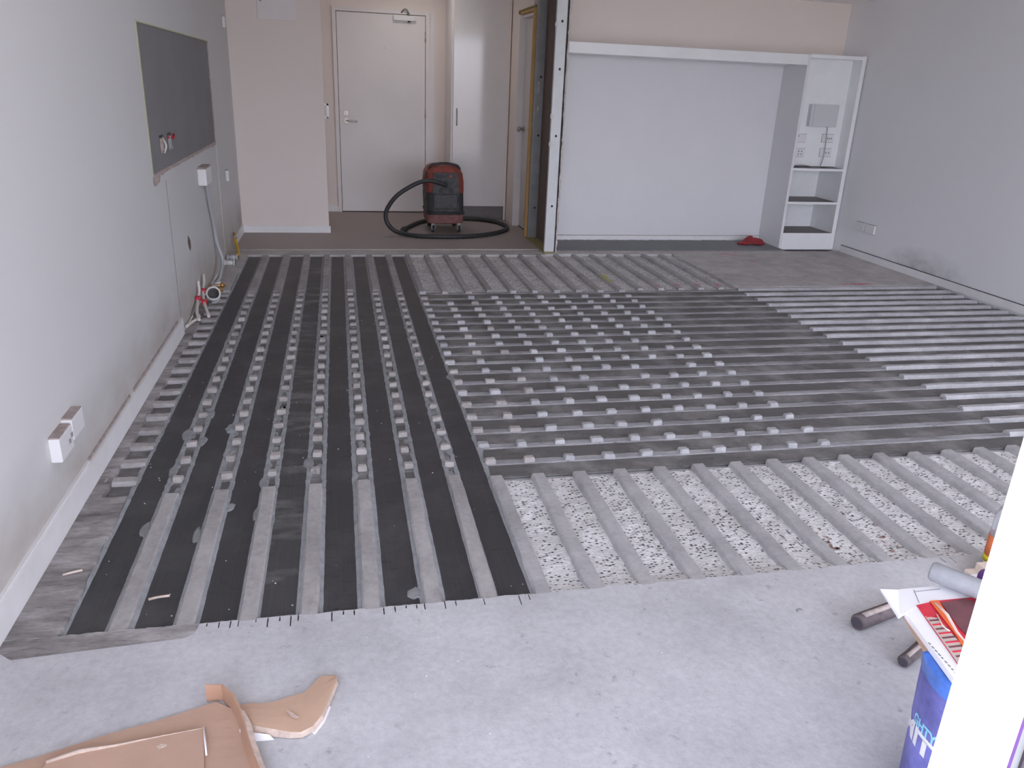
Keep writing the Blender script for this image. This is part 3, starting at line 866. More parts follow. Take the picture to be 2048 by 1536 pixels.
a = MB(); a.tube([(0.775, 9.28, 2.058), (0.775, 9.28, 2.078)], 0.011, 10); a.tube(spline([(0.775, 9.278, 2.08), (0.762, 9.26, 2.10), (0.742, 9.258, 2.118), (0.722, 9.268, 2.112), (0.705, 9.285, 2.096), (0.70, 9.298, 2.09)], 4), 0.008, 8)
a.build('closer_arm', 'steel', dc)
s_ = MB(); s_.tube([(0.773, 9.28, 2.008), (0.773, 9.28, 1.994)], 0.008, 10); s_.tube([(0.787, 9.28, 2.008), (0.787, 9.28, 1.996)], 0.006, 10); s_.build('closer_screw', 'slot', dc)
for z in (0.17, 1.09, 1.86):
    MB().tube([(0.9545, 9.303, z - 0.05), (0.9545, 9.303, z + 0.05)], 0.007, 10).build('hinge', 'satin', door_1)
MB().tube([(0.525, 9.308, 1.735), (0.525, 9.303, 1.735)], 0.009, 14).build('peephole', 'grey_box', door_1)

# bathroom door in the partition (door_2)
d2 = MB()
d2.box(1.80, 1.885, 8.445, 8.50, 0, 2.092); d2.box(1.83, 1.90, 7.80, 8.45, 2.045, 2.07)
door_2 = struct('door_2', d2, 'frame', 'inner door beside the cupboard, edge on, with a round knob')
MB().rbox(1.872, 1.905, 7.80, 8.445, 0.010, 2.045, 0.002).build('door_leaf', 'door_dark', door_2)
MB().box(1.868, 1.905, 7.80, 8.445, 0.0025, 0.009).build('floor_gap', 'gap', door_2)
k_ = MB(); k_.tube([(1.872, 8.385, 1.0), (1.864, 8.385, 1.0)], 0.030, 16); k_.tube([(1.866, 8.385, 1.0), (1.835, 8.385, 1.0)], [0.011, 0.011], 12)
k_.tube([(1.838, 8.385, 1.0), (1.830, 8.385, 1.0), (1.815, 8.385, 1.0), (1.803, 8.385, 1.0), (1.799, 8.385, 1.0)], [0.014, 0.024, 0.028, 0.022, 0.010], 16)
k_.build('door_knob', 'satin', door_2)

# ================================================================== BUILT-INS
# tall glossy cupboard by the entry door
cb = thing('tall_cupboard', 'tall glossy off-white cupboard beside the closed entry door', 'cupboard', (1.49, 9.05, 0))
MB().box(1.175, 1.79, 8.835, 9.329, 0.15, 2.40).build('carcass', 'frame', cb)
dl = MB().rbox(1.196, 1.772, 8.812, 8.834, 0.152, 2.38, 0.002).build('cupboard_door', 'gloss', cb)
hh = MB(); hh.tube(spline([(1.236, 8.812, 1.165), (1.236, 8.788, 1.150), (1.236, 8.785, 1.08), (1.236, 8.788, 1.01), (1.236, 8.812, 0.995)], 5), 0.005, 8); hh.build('bar_handle', 'steel', dl)
MB().box(1.20, 1.79, 8.90, 8.95, 0.003, 0.15).build('kickboard', 'shelf_top', cb)  # shade of the toe recess put into its dark colour
MB().box(1.772, 1.790, 8.805, 8.835, 0.0, 2.40).build('scribe_strip', 'wall_beige', cb)

# cavity-door pull on the corner of the entry wall
pu = thing('pull_handle', 'small white D-shaped pull on the corner of the entry wall', 'handle', (-0.115, 8.03, 1.12))
p = MB(); p.box(-0.115, -0.076, 7.984, 8.004, 1.174, 1.190); p.box(-0.115, -0.082, 7.984, 8.004, 1.062, 1.076); p.box(-0.094, -0.074, 7.984, 8.004, 1.062, 1.190)
p.build('grip', 'sunwhite', pu)

# access panel on the entry wall
ap = thing('access_panel', 'square beige access panel high on the entry wall', 'panel', (-0.49, 7.98, 1.95))
MB().rbox(-0.655, -0.325, 7.968, 7.9795, 1.872, 2.30, 0.003).build('cover', M['frame'], ap)
lt = MB(); lt.tube([(-0.625, 7.967, 2.03), (-0.623, 7.960, 2.06), (-0.626, 7.955, 2.12)], 0.004, 8); lt.rbox(-0.632, -0.612, 7.955, 7.968, 2.016, 2.036, 0.003)
lt.build('latch', 'gapb', ap)

# wall unit: open shelf tower with the beam over the bed recess
UF, UB = 7.18, 7.60
un = thing('wall_unit', 'white built-in shelf tower with long ledge over the bed recess', 'shelf unit', (4.54, 7.4, 0))
b_ = MB(); b_.rbox(1.93, 4.245, UF, UB, 1.700, 1.790, 0.002); b_.build('ledge', 'white', un)
MB().rbox(4.245, 4.272, UF, UB, -0.004, 1.790, 0.0015).build('side_panel', 'panel', un)
MB().rbox(4.805, 4.845, UF, UB, -0.004, 1.800, 0.0015).build('side_panel', 'white', un)
MB().box(4.272, 4.805, UF, UB, 1.765, 1.795).build('top_panel', 'white', un)
MB().box(4.272, 4.805, UF + 0.002, UB, -0.006, 0.158).build('plinth', 'white', un)
MB().box(4.272, 4.805, 7.33, 7.345, 0.79, 1.765).build('upper_back', 'white', un)
MB().box(4.272, 4.805, 7.585, 7.60, 0.158, 0.79).build('lower_back', 'white', un)
for z, d in ((0.781, UB), (0.463, 7.585)):
    sh = MB().box(4.272, 4.805, UF, d, z - 0.022, z).build('shelf', 'white', un)
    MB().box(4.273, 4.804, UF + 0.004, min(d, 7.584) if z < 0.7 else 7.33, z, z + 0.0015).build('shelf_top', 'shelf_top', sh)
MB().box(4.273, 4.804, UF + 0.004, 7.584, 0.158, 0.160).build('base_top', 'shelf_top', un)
sc = MB(); sc.box(4.845, 4.859, UF + 0.02, UF + 0.06, 0.0, 0.07)
tag(sc.build('scribe_block', 'frame'), 'small pale block at the foot of the shelf tower against the wall', 'offcut')

def faceplate(name, c, w, h, d, axis, label, group, holes, loc_label='power outlet', mat='plastic'):
    """wall plate; axis gives the direction it faces; holes in plate coordinates"""
    x, y, z = c
    t = thing(name, label, 'outlet', c, group)
    g_ = 0.003
    if axis == '-y':
        MB().box(x - w / 2 - g_, x + w / 2 + g_, y - 0.002, y, z - h / 2 - g_, z + h / 2 + g_).build('painted_gap_shade', 'cable', t)  # grey rim painted as the plate's edge shadow
        MB().rbox(x - w / 2, x + w / 2, y - d, y, z - h / 2, z + h / 2, 0.0025).build('plate', mat, t)
        for u, v in holes: MB().box(x + u - 0.004, x + u + 0.004, y - d - 0.0006, y - d + 0.0005, z + v - 0.007, z + v + 0.007).build('slot', 'slot', t)
    else:
        s = 1 if axis == '+x' else -1
        x0, x1 = sorted((x, x + s * d))
        MB().box(min(x, x + s * 0.002), max(x, x + s * 0.002), y - w / 2 - g_, y + w / 2 + g_, z - h / 2 - g_, z + h / 2 + g_ * 1.6).build('painted_gap_shade', 'cable', t)  # same painted edge shadow for plates on the side walls
        MB().rbox(x0, x1, y - w / 2, y + w / 2, z - h / 2, z + h / 2, min(0.0025, d / 3)).build('plate', mat, t)
        xf = x + s * d
        for u, v in holes: MB().box(min(xf - s * 0.0005, xf + s * 0.0006), max(xf - s * 0.0005, xf + s * 0.0006), y + u - 0.004, y + u + 0.004, z + v - 0.006, z + v + 0.006).build('slot', 'slot', t)
    return t
faceplate('wall_plate', (4.392, 7.33, 1.050), 0.095, 0.075, 0.009, '-y', 'blank white plate in the shelf tower, upper one beside its edge', 'plates in the shelf tower', [(-0.034, 0.02)])
faceplate('power_outlet', (4.674, 7.33, 1.056), 0.122, 0.075, 0.009, '-y', 'white outlet in the shelf tower just under the grey box', 'plates in the shelf tower', [(-0.005, 0.0), (0.016, -0.004), (0.036, 0.0)])
faceplate('data_outlet', (4.398, 7.33, 0.915), 0.098, 0.075, 0.009, '-y', 'white plate with four jacks in two rows in the shelf tower', 'plates in the shelf tower', [(-0.016, 0.014), (0.016, 0.014), (-0.016, -0.014), (0.016, -0.014)])
faceplate('power_outlet', (4.674, 7.33, 0.922), 0.122, 0.075, 0.009, '-y', 'white outlet low behind the hanging cable in the shelf tower', 'plates in the shelf tower', [(0.004, -0.002), (0.034, -0.002)])
gb = thing('grey_wall_box', 'square grey plastic box mounted in the upper niche of shelf tower', 'box', (4.562, 7.33, 1.262))
MB().rbox(4.418, 4.706, 7.268, 7.33, 1.162, 1.364, 0.006).build('housing', 'grey_box', gb)
MB().box(4.446, 4.449, 7.2672, 7.2685, 1.166, 1.360).build('seam', 'cable', gb)
cbm = MB(); cbm.tube(spline([(4.640, 7.31, 1.165), (4.645, 7.306, 1.08), (4.650, 7.304, 0.98), (4.648, 7.302, 0.89), (4.625, 7.29, 0.81), (4.60, 7.27, 0.787), (4.53, 7.25, 0.786), (4.46, 7.26, 0.80), (4.38, 7.28, 0.802), (4.29, 7.27, 0.786)], 6), 0.0042, 8)
tag(cbm.build('hanging_cable', 'cable'), 'thin grey cable hanging from the grey box down to the shelf', 'cable')
def double_outlet_right(y, label):
    return faceplate('power_outlet', (XR, y, 0.29), 0.135, 0.078, 0.020, '-x', label, 'outlets on the stained wall', [])
double_outlet_right(6.815, 'white outlet plate low on the stained wall, the one nearer the shelf tower')
double_outlet_right(6.655, 'white outlet plate low on the stained wall, the one farther from shelf tower')

# red glove on the carpet
gl = thing('work_glove', 'crumpled red glove on the carpet at the shelf tower foot', 'glove', (4.0, 7.34, 0.012))
def lump(pts, rad, n=10): 
    return MB().tube(spline(pts, 4), rad, n)
def radii(k, a, b): return [a + (b - a) * math.sin(PI * i / (k - 1)) ** 0.5 for i in range(k)]
q = spline([(3.98, 7.35, 0.035), (4.04, 7.34, 0.052), (4.10, 7.33, 0.045), (4.15, 7.33, 0.035)], 4); MB().tube(q, radii(len(q), 0.015, 0.034), 10).build('palm', 'red_cloth', gl)
q = spline([(3.88, 7.34, 0.026), (3.93, 7.345, 0.030), (3.99, 7.35, 0.034), (4.04, 7.345, 0.04)], 4); MB().tube(q, radii(len(q), 0.008, 0.018), 8).build('finger', 'red_cloth', gl)
q = spline([(3.95, 7.37, 0.03), (3.99, 7.375, 0.055), (4.02, 7.37, 0.078), (4.05, 7.36, 0.085)], 4); MB().tube(q, radii(len(q), 0.008, 0.019), 8).build('finger', 'red_cloth', gl)
q = spline([(3.93, 7.32, 0.024), (3.98, 7.315, 0.030), (4.04, 7.315, 0.034)], 4); MB().tube(q, radii(len(q), 0.007, 0.016), 8).build('finger', 'red_cloth', gl)
q = spline([(4.03, 7.31, 0.03), (4.08, 7.30, 0.036), (4.13, 7.305, 0.032), (4.16, 7.31, 0.03)], 4); MB().tube(q, radii(len(q), 0.010, 0.020), 8).build('cuff', 'red_cloth', gl)

# ================================================================== LEFT WALL FITTINGS
sb = thing('bare_wall_board', 'dark grey rectangle of bare board exposed high on the white wall', 'panel', (XL, 5.57, 0.91))
MB().box(XL - 0.02, XL - 0.005, gy0, gy1, gz0, gz1).build('board', 'board', sb)
e1 = MB(); e1.box(XL - 0.004, XL + 0.0015, gy0 - 0.016, gy0 + 0.004, gz0, gz1 + 0.006); e1.box(XL - 0.004, XL + 0.001, gy0, gy1, gz1 - 0.002, gz1 + 0.005)
e1.build('paint_edge', 'tape', sb)
mb = MB(); vs = []; n = 46
for k in range(n + 1):
    y = gy0 - 0.02 + (gy1 - gy0 + 0.02) * k / n
    dz = R(0.0, 0.022) if random.random() < 0.3 else R(0, 0.004)
    if k < 4: dz = 0.038 + R(-0.008, 0.008)
    vs += [(XL - 0.004, y, gz0 + 0.006 + R(0, 0.004)), (XL + 0.0016, y, gz0 + R(-0.004, 0.003)), (XL + 0.0010, y + R(-0.01, 0.01), gz0 - 0.006 - dz)]
mb.add(vs, [(3 * k + q_, 3 * k + q_ + 1, 3 * k + 4 + q_, 3 * k + 3 + q_) for k in range(n) for q_ in range(2)])
mb.build('torn_edge', 'tear', sb)
MB().box(XL - 0.005, XL + 0.0008, gy1 - 0.003, gy1 + 0.006, gz0, gz1).build('side_edge', 'tear', sb)
for y, mt, lab in ((4.73, 'slot', 'open mounting bracket cut into bare grey board, bare of wires'), (4.95, 'slot', 'open mounting bracket in bare grey board, with red wire')):
    t = thing('mounting_bracket', lab, 'bracket', (XL, y, 1.05), 'brackets in the bare board')
    MB().box(XL - 0.0055, XL - 0.004, y - 0.05, y + 0.05, 1.005, 1.095).build('cutout', 'slot', t)
    f_ = MB(); f_.box(XL - 0.005, XL + 0.012, y - 0.045, y - 0.03, 1.02, 1.08); f_.box(XL - 0.005, XL + 0.004, y - 0.045, y + 0.045, 1.005, 1.02); f_.build('metal_frame', 'gapb' if 'bare of' in lab else 'cable', t)
    if 'red' in lab: MB().tube(spline([(XL - 0.004, y - 0.05, 1.072), (XL + 0.02, y - 0.01, 1.068), (XL + 0.012, y + 0.05, 1.082)], 4), 0.007, 7).build('wire', 'red', t)
    else: MB().tube(spline([(XL - 0.004, y + 0.02, 1.08), (XL + 0.012, y + 0.02, 1.04), (XL, y + 0.015, 1.0)], 4), 0.006, 7).build('wire', 'pex', t)

faceplate('light_switch', (XL, 7.71, 1.818), 0.07, 0.085, 0.022, '+x', 'small white switch plate high on the wall beside the beige corner', 'small plates by the entry corner', [])
faceplate('power_outlet', (XL, 7.13, 0.622), 0.065, 0.085, 0.024, '+x', 'small white outlet plate low by the beige corner, beyond the conduit box', 'small plates by the entry corner', [])
t = thing('junction_box', 'white isolator box on the wall with a grey conduit running down', 'electrical box', (XL, 5.88, 0.76))
MB().rbox(XL - 0.003, XL + 0.055, 5.74, 5.98, 0.705, 0.815, 0.01).build('housing', 'plastic', t)
MB().box(XL - 0.002, XL + 0.05, 5.76, 5.99, 0.816, 0.824).build('top_gap', 'gapb', t)
cd = MB(); cd.tube(spline([(XL + 0.022, 5.93, 0.71), (XL + 0.018, 6.02, 0.55), (XL + 0.016, 6.13, 0.38), (XL + 0.022, 6.17, 0.24), (XL + 0.05, 6.16, 0.12), (XL + 0.052, 6.00, 0.05), (XL + 0.048, 5.86, 0.022)], 8), 0.0125, 10)
tag(cd.build('conduit', 'pvc_grey'), 'grey flexible conduit hanging from the white isolator box to floor', 'conduit')
MB().lathe([(0.0, 0.03), (0.022, 0.03), (0.026, 0.0), (0.0, 0.0)], (XL + 0.05, 5.84, 0.0), 16).build('floor_collar', 'plastic', None)
cap = D.objects['floor_collar']; tag(cap, 'white collar where the grey conduit meets the floor', 'pipe fitting')

def thick_outlet(y, z, w, h, label, slots):
    t = thing('power_outlet', label, 'outlet', (XL, y, z), 'thick outlets over the skirting')
    MB().rbox(XL, XL + 0.034, y - w / 2, y + w / 2, z - h / 2, z + h / 2, 0.004).build('housing', 'plastic', t)
    MB().box(XL, XL + 0.032, y - w / 2 + 0.006, y + w / 2 - 0.004, z + h / 2, z + h / 2 + 0.004).build('dusty_top', 'gapb', t)
    for u, v in slots:
        MB().rbox(XL + 0.0335, XL + 0.037, y + u - 0.010, y + u + 0.010, z + v - 0.007, z + v + 0.007, 0.001).build('switch', 'cable', t)
thick_outlet(2.565, 0.285, 0.125, 0.080, 'thick white double outlet low on the wall, with two dark switches', [(0.022, -0.004), (0.048, 0.008)])
thick_outlet(2.695, 0.298, 0.120, 0.072, 'thick white blank outlet low on the wall, the farther of the pair', [])

# pipes by the end of the skirting
wp = thing('waste_pipe', 'white plastic waste pipe stub with open mouth at wall foot', 'pipe', (-0.83, 5.40, 0))
o_ = MB(); cxp, cyp, czp = -0.838, 5.40, 0.055
dirn = Vector((0.15, -0.93, 0.33)).normalized()
P0 = Vector((cxp, cyp, czp))
o_.tube([P0 + dirn * 0.036, P0 + dirn * 0.010, P0 + dirn * 0.008, P0 - dirn * 0.05], [0.046, 0.046, 0.042, 0.042], 24, False)
o_.tube([P0 + dirn * 0.036, P0 + dirn * 0.030], [0.046, 0.036], 24, False)
o_.tube([P0 + dirn * 0.036, P0 - dirn * 0.03], [0.036, 0.034], 24, False)
o_.tube(spline([P0 - dirn * 0.04, P0 - dirn * 0.075 + Vector((0, 0, -0.02)), P0 - dirn * 0.09 + Vector((-0.01, 0, -0.07))], 5), 0.042, 20)
o_.build('pipe_stub', 'pvc', wp)
MB().tube([P0 - dirn * 0.030, P0 - dirn * 0.034], 0.034, 20).build('dark_inside', 'slot', wp)
def water(pts, label):
    t = thing('water_pipe', label, 'pipe', pts[0], 'cream water pipes')
    MB().tube(spline(pts, 6), 0.0095, 8).build('pipe', 'pex', t)
    return t
w1 = water([(XL + 0.012, 5.30, 0.165), (XL + 0.016, 5.28, 0.10), (XL + 0.016, 5.18, 0.055), (XL + 0.035, 5.02, 0.035), (XL + 0.06, 4.93, 0.012)], 'cream water pipe bowed out from the wall, clipped in red, nearer one')
w2 = water([(XL + 0.012, 5.52, 0.155), (XL + 0.02, 5.46, 0.115), (XL + 0.024, 5.37, 0.09), (XL + 0.048, 5.22, 0.058), (XL + 0.105, 5.0, 0.014)], 'cream water pipe bowed out from the wall, beside the waste pipe')
w3 = water([(XL + 0.045, 5.02, 0.018), (XL + 0.050, 4.98, 0.010), (XL + 0.028, 4.90, 0.012), (XL + 0.008, 4.80, 0.012)], 'thin cream pipe lying along the wall foot to the skirting end')
for wpar, q in ((w1, (XL + 0.016, 5.22, 0.072)), (w2, (XL + 0.055, 5.20, 0.053)), (w2, (XL + 0.026, 5.36, 0.087))):
    v = Vector(q)
    MB().rbox(v.x - 0.017, v.x + 0.017, v.y - 0.02, v.y + 0.02, v.z - 0.014, v.z + 0.014, 0.004).build('clip', 'red', wpar)
for y, lab in ((5.56, 'brass stop valve at the wall foot, nearer the waste pipe'), (5.70, 'brass stop valve at the wall foot, nearer the conduit collar')):
    t = thing('stop_valve', lab, 'valve', (XL, y, 0.03), 'brass valves')
    MB().tube([(XL + 0.01, y, 0.035), (XL + 0.12, y + 0.02, 0.035)], 0.011, 10).build('body', 'brass', t)
    MB().tube([(XL + 0.085, y + 0.012, 0.035), (XL + 0.105, y + 0.017, 0.035)], 0.019, 6).build('hex_nut', 'brass', t)
    MB().tube([(XL + 0.03, y, 0.035), (XL + 0.06, y + 0.008, 0.035)], 0.015, 8).build('collar', 'tear', t)
gp = thing('gas_pipe', 'yellow gas pipe stub standing at the vinyl edge', 'pipe', (-0.86, 6.95, 0))
MB().tube(spline([(-0.885, 7.10, 0.10), (-0.872, 7.06, 0.06), (-0.855, 6.98, 0.03), (-0.84, 6.86, 0.018)], 5), 0.013, 10).build('pipe', 'gas', gp)
MB().tube(spline([(-0.895, 7.14, 0.145), (-0.888, 7.11, 0.108)], 3), 0.012, 10).build('copper_end', 'brass', gp)
MB().tube([(-0.885, 7.105, 0.104), (-0.889, 7.118, 0.117)], 0.017, 8).build('flare_nut', 'tear', gp)
MB().tube(spline([(-0.835, 6.82, 0.014), (-0.86, 6.75, 0.016), (-0.89, 6.78, 0.02)], 4), 0.011, 8).build('elbow', 'brass', gp)
for y, z, lab in ((6.72, 0.02, 'white pipe coupling on the floor by the gas pipe, touching it'), (6.52, 0.02, 'white pipe coupling on the floor by the gas pipe, lying apart')):
    t = MB(); t.tube([(-0.915, y, z), (-0.828, y, z)], 0.021, 14); t.tube([(-0.915, y, z), (-0.90, y, z)], 0.025, 14); t.tube([(-0.843, y, z), (-0.828, y, z)], 0.025, 14)
    tag(t.build('pipe_coupling', 'pvc_grey' if y > 6.6 else 'pvc'), lab, 'pipe fitting')

# ================================================================== VACUUM
vc = thing('vacuum_cleaner', 'dusty red and black site vacuum cleaner before the glossy cupboard', 'vacuum cleaner', (1.02, 8.0, 0))
vx = 1.01
def loft(rings, smooth=False):
    """rings = [(z, x0, x1, y0, y1, r)] rounded rectangles stacked"""
    mb = MB(); vs = []; n = 24
    for z, x0, x1, y0, y1, r in rings:
        k = 0
        for (px_, py_, a0) in ((x1 - r, y1 - r, 0), (x0 + r, y1 - r, 90), (x0 + r, y0 + r, 180), (x1 - r, y0 + r, 270)):
            for s in range(6):
                a = math.radians(a0 + 90 * s / 5)
                vs.append((px_ + r * math.cos(a), py_ + r * math.sin(a), z))
    fs = [(i * n + k, i * n + (k + 1) % n, (i + 1) * n + (k + 1) % n, (i + 1) * n + k) for i in range(len(rings) - 1) for k in range(n)]
    mb.add(vs, fs, smooth)
    mb.add(vs[:n], [tuple(reversed(range(n)))]); mb.add(vs[-n:], [tuple(range(n))])
    return mb
loft([(0.085, 0.88, 1.16, 8.02, 8.40, 0.06), (0.10, 0.845, 1.20, 7.97, 8.44, 0.06), (0.165, 0.84, 1.21, 7.95, 8.45, 0.07), (0.188, 0.85, 1.20, 7.96, 8.44, 0.07)]).build('base', 'vac_dusty', vc)
loft([(0.186, 0.836, 1.215, 7.945, 8.455, 0.08), (0.205, 0.830, 1.220, 7.94, 8.46, 0.08), (0.215, 0.840, 1.208, 7.952, 8.45, 0.08), (0.36, 0.832, 1.205, 7.955, 8.45, 0.08), (0.40, 0.836, 1.204, 7.96, 8.45, 0.08)]).build('dust_tank', 'vac_black', vc)
MB().rbox(0.90, 1.13, 7.938, 7.953, 0.25, 0.385, 0.006).build('tank_panel', 'vac_grey', vc)
loft([(0.398, 0.832, 1.206, 7.955, 8.45, 0.08), (0.50, 0.828, 1.205, 7.955, 8.45, 0.08), (0.58, 0.838, 1.196, 7.975, 8.44, 0.09), (0.63, 0.868, 1.165, 8.02, 8.42, 0.10), (0.648, 0.90, 1.13, 8.05, 8.39, 0.10)]).build('head', 'vac_red', vc)
dp = MB(); dp.hexa([(0.888, 7.945, 0.40), (1.150, 7.945, 0.40), (1.150, 7.96, 0.40), (0.888, 7.96, 0.40), (0.900, 7.948, 0.59), (1.138, 7.948, 0.59), (1.138, 7.985, 0.59), (0.900, 7.985, 0.59)])
dpo = dp.build('front_panel', 'vac_grey', vc)
MB().rbox(0.925, 1.03, 7.940, 7.95, 0.545, 0.575, 0.003).build('switch_plate', 'vac_black', dpo)
MB().tube([(1.06, 7.95, 0.56), (1.06, 7.93, 0.56)], 0.016, 12).build('dial', 'vac_red', dpo)
MB().tube([(1.02, 7.95, 0.475), (1.02, 7.925, 0.475)], 0.045, 18).build('inlet', 'vac_black', dpo)
MB().rbox(0.955, 0.99, 7.935, 7.95, 0.405, 0.44, 0.004).build('latch', 'vac_black', dpo)
MB().rbox(1.05, 1.085, 7.935, 7.95, 0.405, 0.44, 0.004).build('latch', 'vac_black', dpo)
MB().tube(spline([(0.862, 8.1, 0.55), (0.87, 8.08, 0.628), (0.92, 8.07, 0.662), (1.02, 8.07, 0.672), (1.12, 8.07, 0.660), (1.165, 8.08, 0.628), (1.175, 8.1, 0.55)], 6), 0.012, 10).build('carry_handle', 'vac_black', vc)
MB().tube(spline([(0.838, 8.03, 0.60), (0.822, 8.02, 0.54), (0.815, 8.0, 0.45), (0.816, 7.99, 0.38), (0.822, 7.99, 0.34), (0.83, 8.0, 0.33)], 5), 0.008, 8).build('power_cord', 'hose', vc)
for x in (0.905, 1.165):
    cst = MB(); cst.tube([(x, 8.04, 0.092), (x, 8.04, 0.078)], 0.020, 12); cst.build('castor_socket', 'steel_white', vc)
    f_ = MB(); f_.box(x - 0.018, x - 0.014, 8.0, 8.06, 0.03, 0.08); f_.box(x + 0.014, x + 0.018, 8.0, 8.06, 0.03, 0.08); f_.build('castor_fork', 'steel', vc)
    MB().tube([(x - 0.012, 8.03, 0.032), (x + 0.012, 8.03, 0.032)], 0.030, 16).build('wheel', 'vac_black', vc)
    MB().tube([(x - 0.015, 8.40, 0.062), (x + 0.015, 8.40, 0.062)], 0.060, 20).build('rear_wheel', 'vac_black', vc)
hz = 0.024
path = [(1.02, 7.90, 0.478), (0.94, 7.88, 0.505), (0.86, 7.87, 0.525), (0.76, 7.87, 0.510), (0.64, 7.865, 0.452), (0.53, 7.86, 0.375), (0.455, 7.86, 0.28), (0.425, 7.86, 0.20), (0.44, 7.85, 0.12), (0.50, 7.83, 0.055), (0.581, 7.80, hz + 0.005), (0.693, 7.72, hz), (0.88, 7.668, hz), (1.123, 7.67, hz), (1.388, 7.78, hz), (1.60, 7.98, hz), (1.70, 8.21, hz), (1.67, 8.48, hz), (1.53, 8.68, hz), (1.326, 8.76, hz), (1.10, 8.74, hz), (0.95, 8.66, hz), (0.80, 8.48, hz), (0.66, 8.17, hz), (0.60, 7.99, hz + 0.004), (0.585, 7.90, hz + 0.006)]
sp = spline(path, 10)
rr = [0.0205 + (0.0012 if k % 2 else -0.0012) for k in range(len(sp))]
MB().tube(sp, rr, 12).build('suction_hose', 'hose', vc)
MB().tube([(0.60, 7.985, hz + 0.006), (0.612, 8.03, hz + 0.004), (0.63, 8.08, hz)], 0.027, 14).build('hose_cuff', 'vac_black', vc)

# ================================================================== NEAR THINGS
# cardboard
cb2 = thing('cardboard_sheet', 'flattened brown cardboard box with a standing torn edge on slab', 'cardboard', (-0.42, 1.52, 0))
def sheet(pts, th, mat, name, parent):
    """curved plate: pts = grid rows of points; thickened downwards"""
    rows = len(pts); cols = len(pts[0])
    top = [Vector(p) for r_ in pts for p in r_]
    bot = [p - Vector((0, 0, th)) for p in top]
    n = rows * cols
    fs = []
    for i in range(rows - 1):
        for j in range(cols - 1):
            a = i * cols + j
            fs.append((a, a + 1, a + cols + 1, a + cols)); fs.append((n + a + cols, n + a + cols + 1, n + a + 1, n + a))
    ring = list(range(cols)) + [i * cols + cols - 1 for i in range(1, rows)] + [(rows - 1) * cols + j for j in range(cols - 2, -1, -1)] + [i * cols for i in range(rows - 2, 0, -1)]
    for k in range(len(ring)):
        a, b = ring[k], ring[(k + 1) % len(ring)]
        fs.append((a, n + a, n + b, b))
    return MB().add(top + bot, fs).build(name, mat, parent)
def lerp(a, b, t): return tuple(a[i] + (b[i] - a[i]) * t for i in range(3))
A0, A1 = (-1.05 + 0.15, 1.452, 0.006), (-0.352, 1.620, 0.008)
B0, B1 = (-0.86, 1.20, 0.006), (-0.235, 1.20, 0.008)
CARD_R = [(-0.352, 1.625), (-0.322, 1.615), (-0.299, 1.596), (-0.281, 1.556), (-0.268, 1.516), (-0.256, 1.470), (-0.238, 1.415), (-0.214, 1.35), (-0.18, 1.26), (-0.16, 1.19)]
rows = []
for i in range(15):
    a = lerp(A0, B0, i / 14); b = lerp(A1, B1, i / 14)
    yy = 1.620 + (1.20 - 1.620) * i / 14
    for (xa_, ya_), (xb_, yb_) in zip(CARD_R, CARD_R[1:]):
        if yb_ <= yy <= ya_: b = (xa_ + (xb_ - xa_) * (yy - ya_) / (yb_ - ya_) + 0.004, yy, 0.008)
    rows.append([(lambda p_: (p_[0], p_[1], p_[2] + 0.002 * math.sin(j * 1.7 + i * 0.45)))(lerp(a, b, j / 8)) for j in range(9)])
sheet(rows, 0.004, 'card', 'base_panel', cb2)
# inner flap lying on the base with its own torn edges
fa = [(-0.66, 1.484, 0.016), (-0.60, 1.497, 0.022), (-0.53, 1.507, 0.018), (-0.46, 1.519, 0.016), (-0.40, 1.526, 0.016), (-0.346, 1.532, 0.016)]
fb = [(-0.70, 1.24, 0.014), (-0.62, 1.24, 0.014), (-0.55, 1.24, 0.014), (-0.47, 1.24, 0.014), (-0.40, 1.24, 0.014), (-0.305, 1.24, 0.014)]
sheet([[lerp(a, b, t) for a, b in zip(fa, fb)] for t in (0, 0.25, 0.5, 0.75, 1)], 0.003, 'card', 'inner_flap', cb2)
MB().tube([(p_[0], p_[1] - 0.001, p_[2] + 0.001) for p_ in fa], [0.004, 0.006, 0.003, 0.0015, 0.001, 0.001], 6).build('torn_lip', 'card_torn', cb2)
MB().tube([(-0.347, 1.533, 0.017), (-0.338, 1.49, 0.018), (-0.329, 1.447, 0.018)], 0.0022, 6).build('white_edge', 'card_white', cb2)
# standing strip: short end piece then a wall along the right side
H1 = 0.050
sp_pts = [(-0.355, 1.630, 0.004, H1 + 0.004), (-0.318, 1.628, 0.004, H1), (-0.299, 1.596, 0.004, 0.044), (-0.281, 1.556, 0.004, 0.038), (-0.268, 1.516, 0.004, 0.034), (-0.256, 1.470, 0.004, 0.032), (-0.238, 1.415, 0.004, 0.030), (-0.214, 1.35, 0.004, 0.030), (-0.18, 1.26, 0.004, 0.030)]
def wall(pts, th, mat, name, lean=0.010):
    vs = []; n = len(pts)
    for k, (x, y, z0, z1) in enumerate(pts):
        l = lean if k > 1 else 0
        vs += [(x, y, z0), (x + l, y, z1), (x + l + th, y + 0.002, z1), (x + th, y + 0.002, z0)]
    return MB().add(vs, [(4 * k + q_, 4 * k + (q_ + 1) % 4, 4 * k + 4 + (q_ + 1) % 4, 4 * k + 4 + q_) for k in range(n - 1) for q_ in range(4)] + [(0, 1, 2, 3), (4 * n - 1, 4 * n - 2, 4 * n - 3, 4 * n - 4)]).build(name, mat, cb2)
wall(sp_pts, 0.004, 'card_dark', 'standing_edge')
tp = [(x + 0.013, y, z1) for (x, y, z0, z1) in sp_pts[3:]]
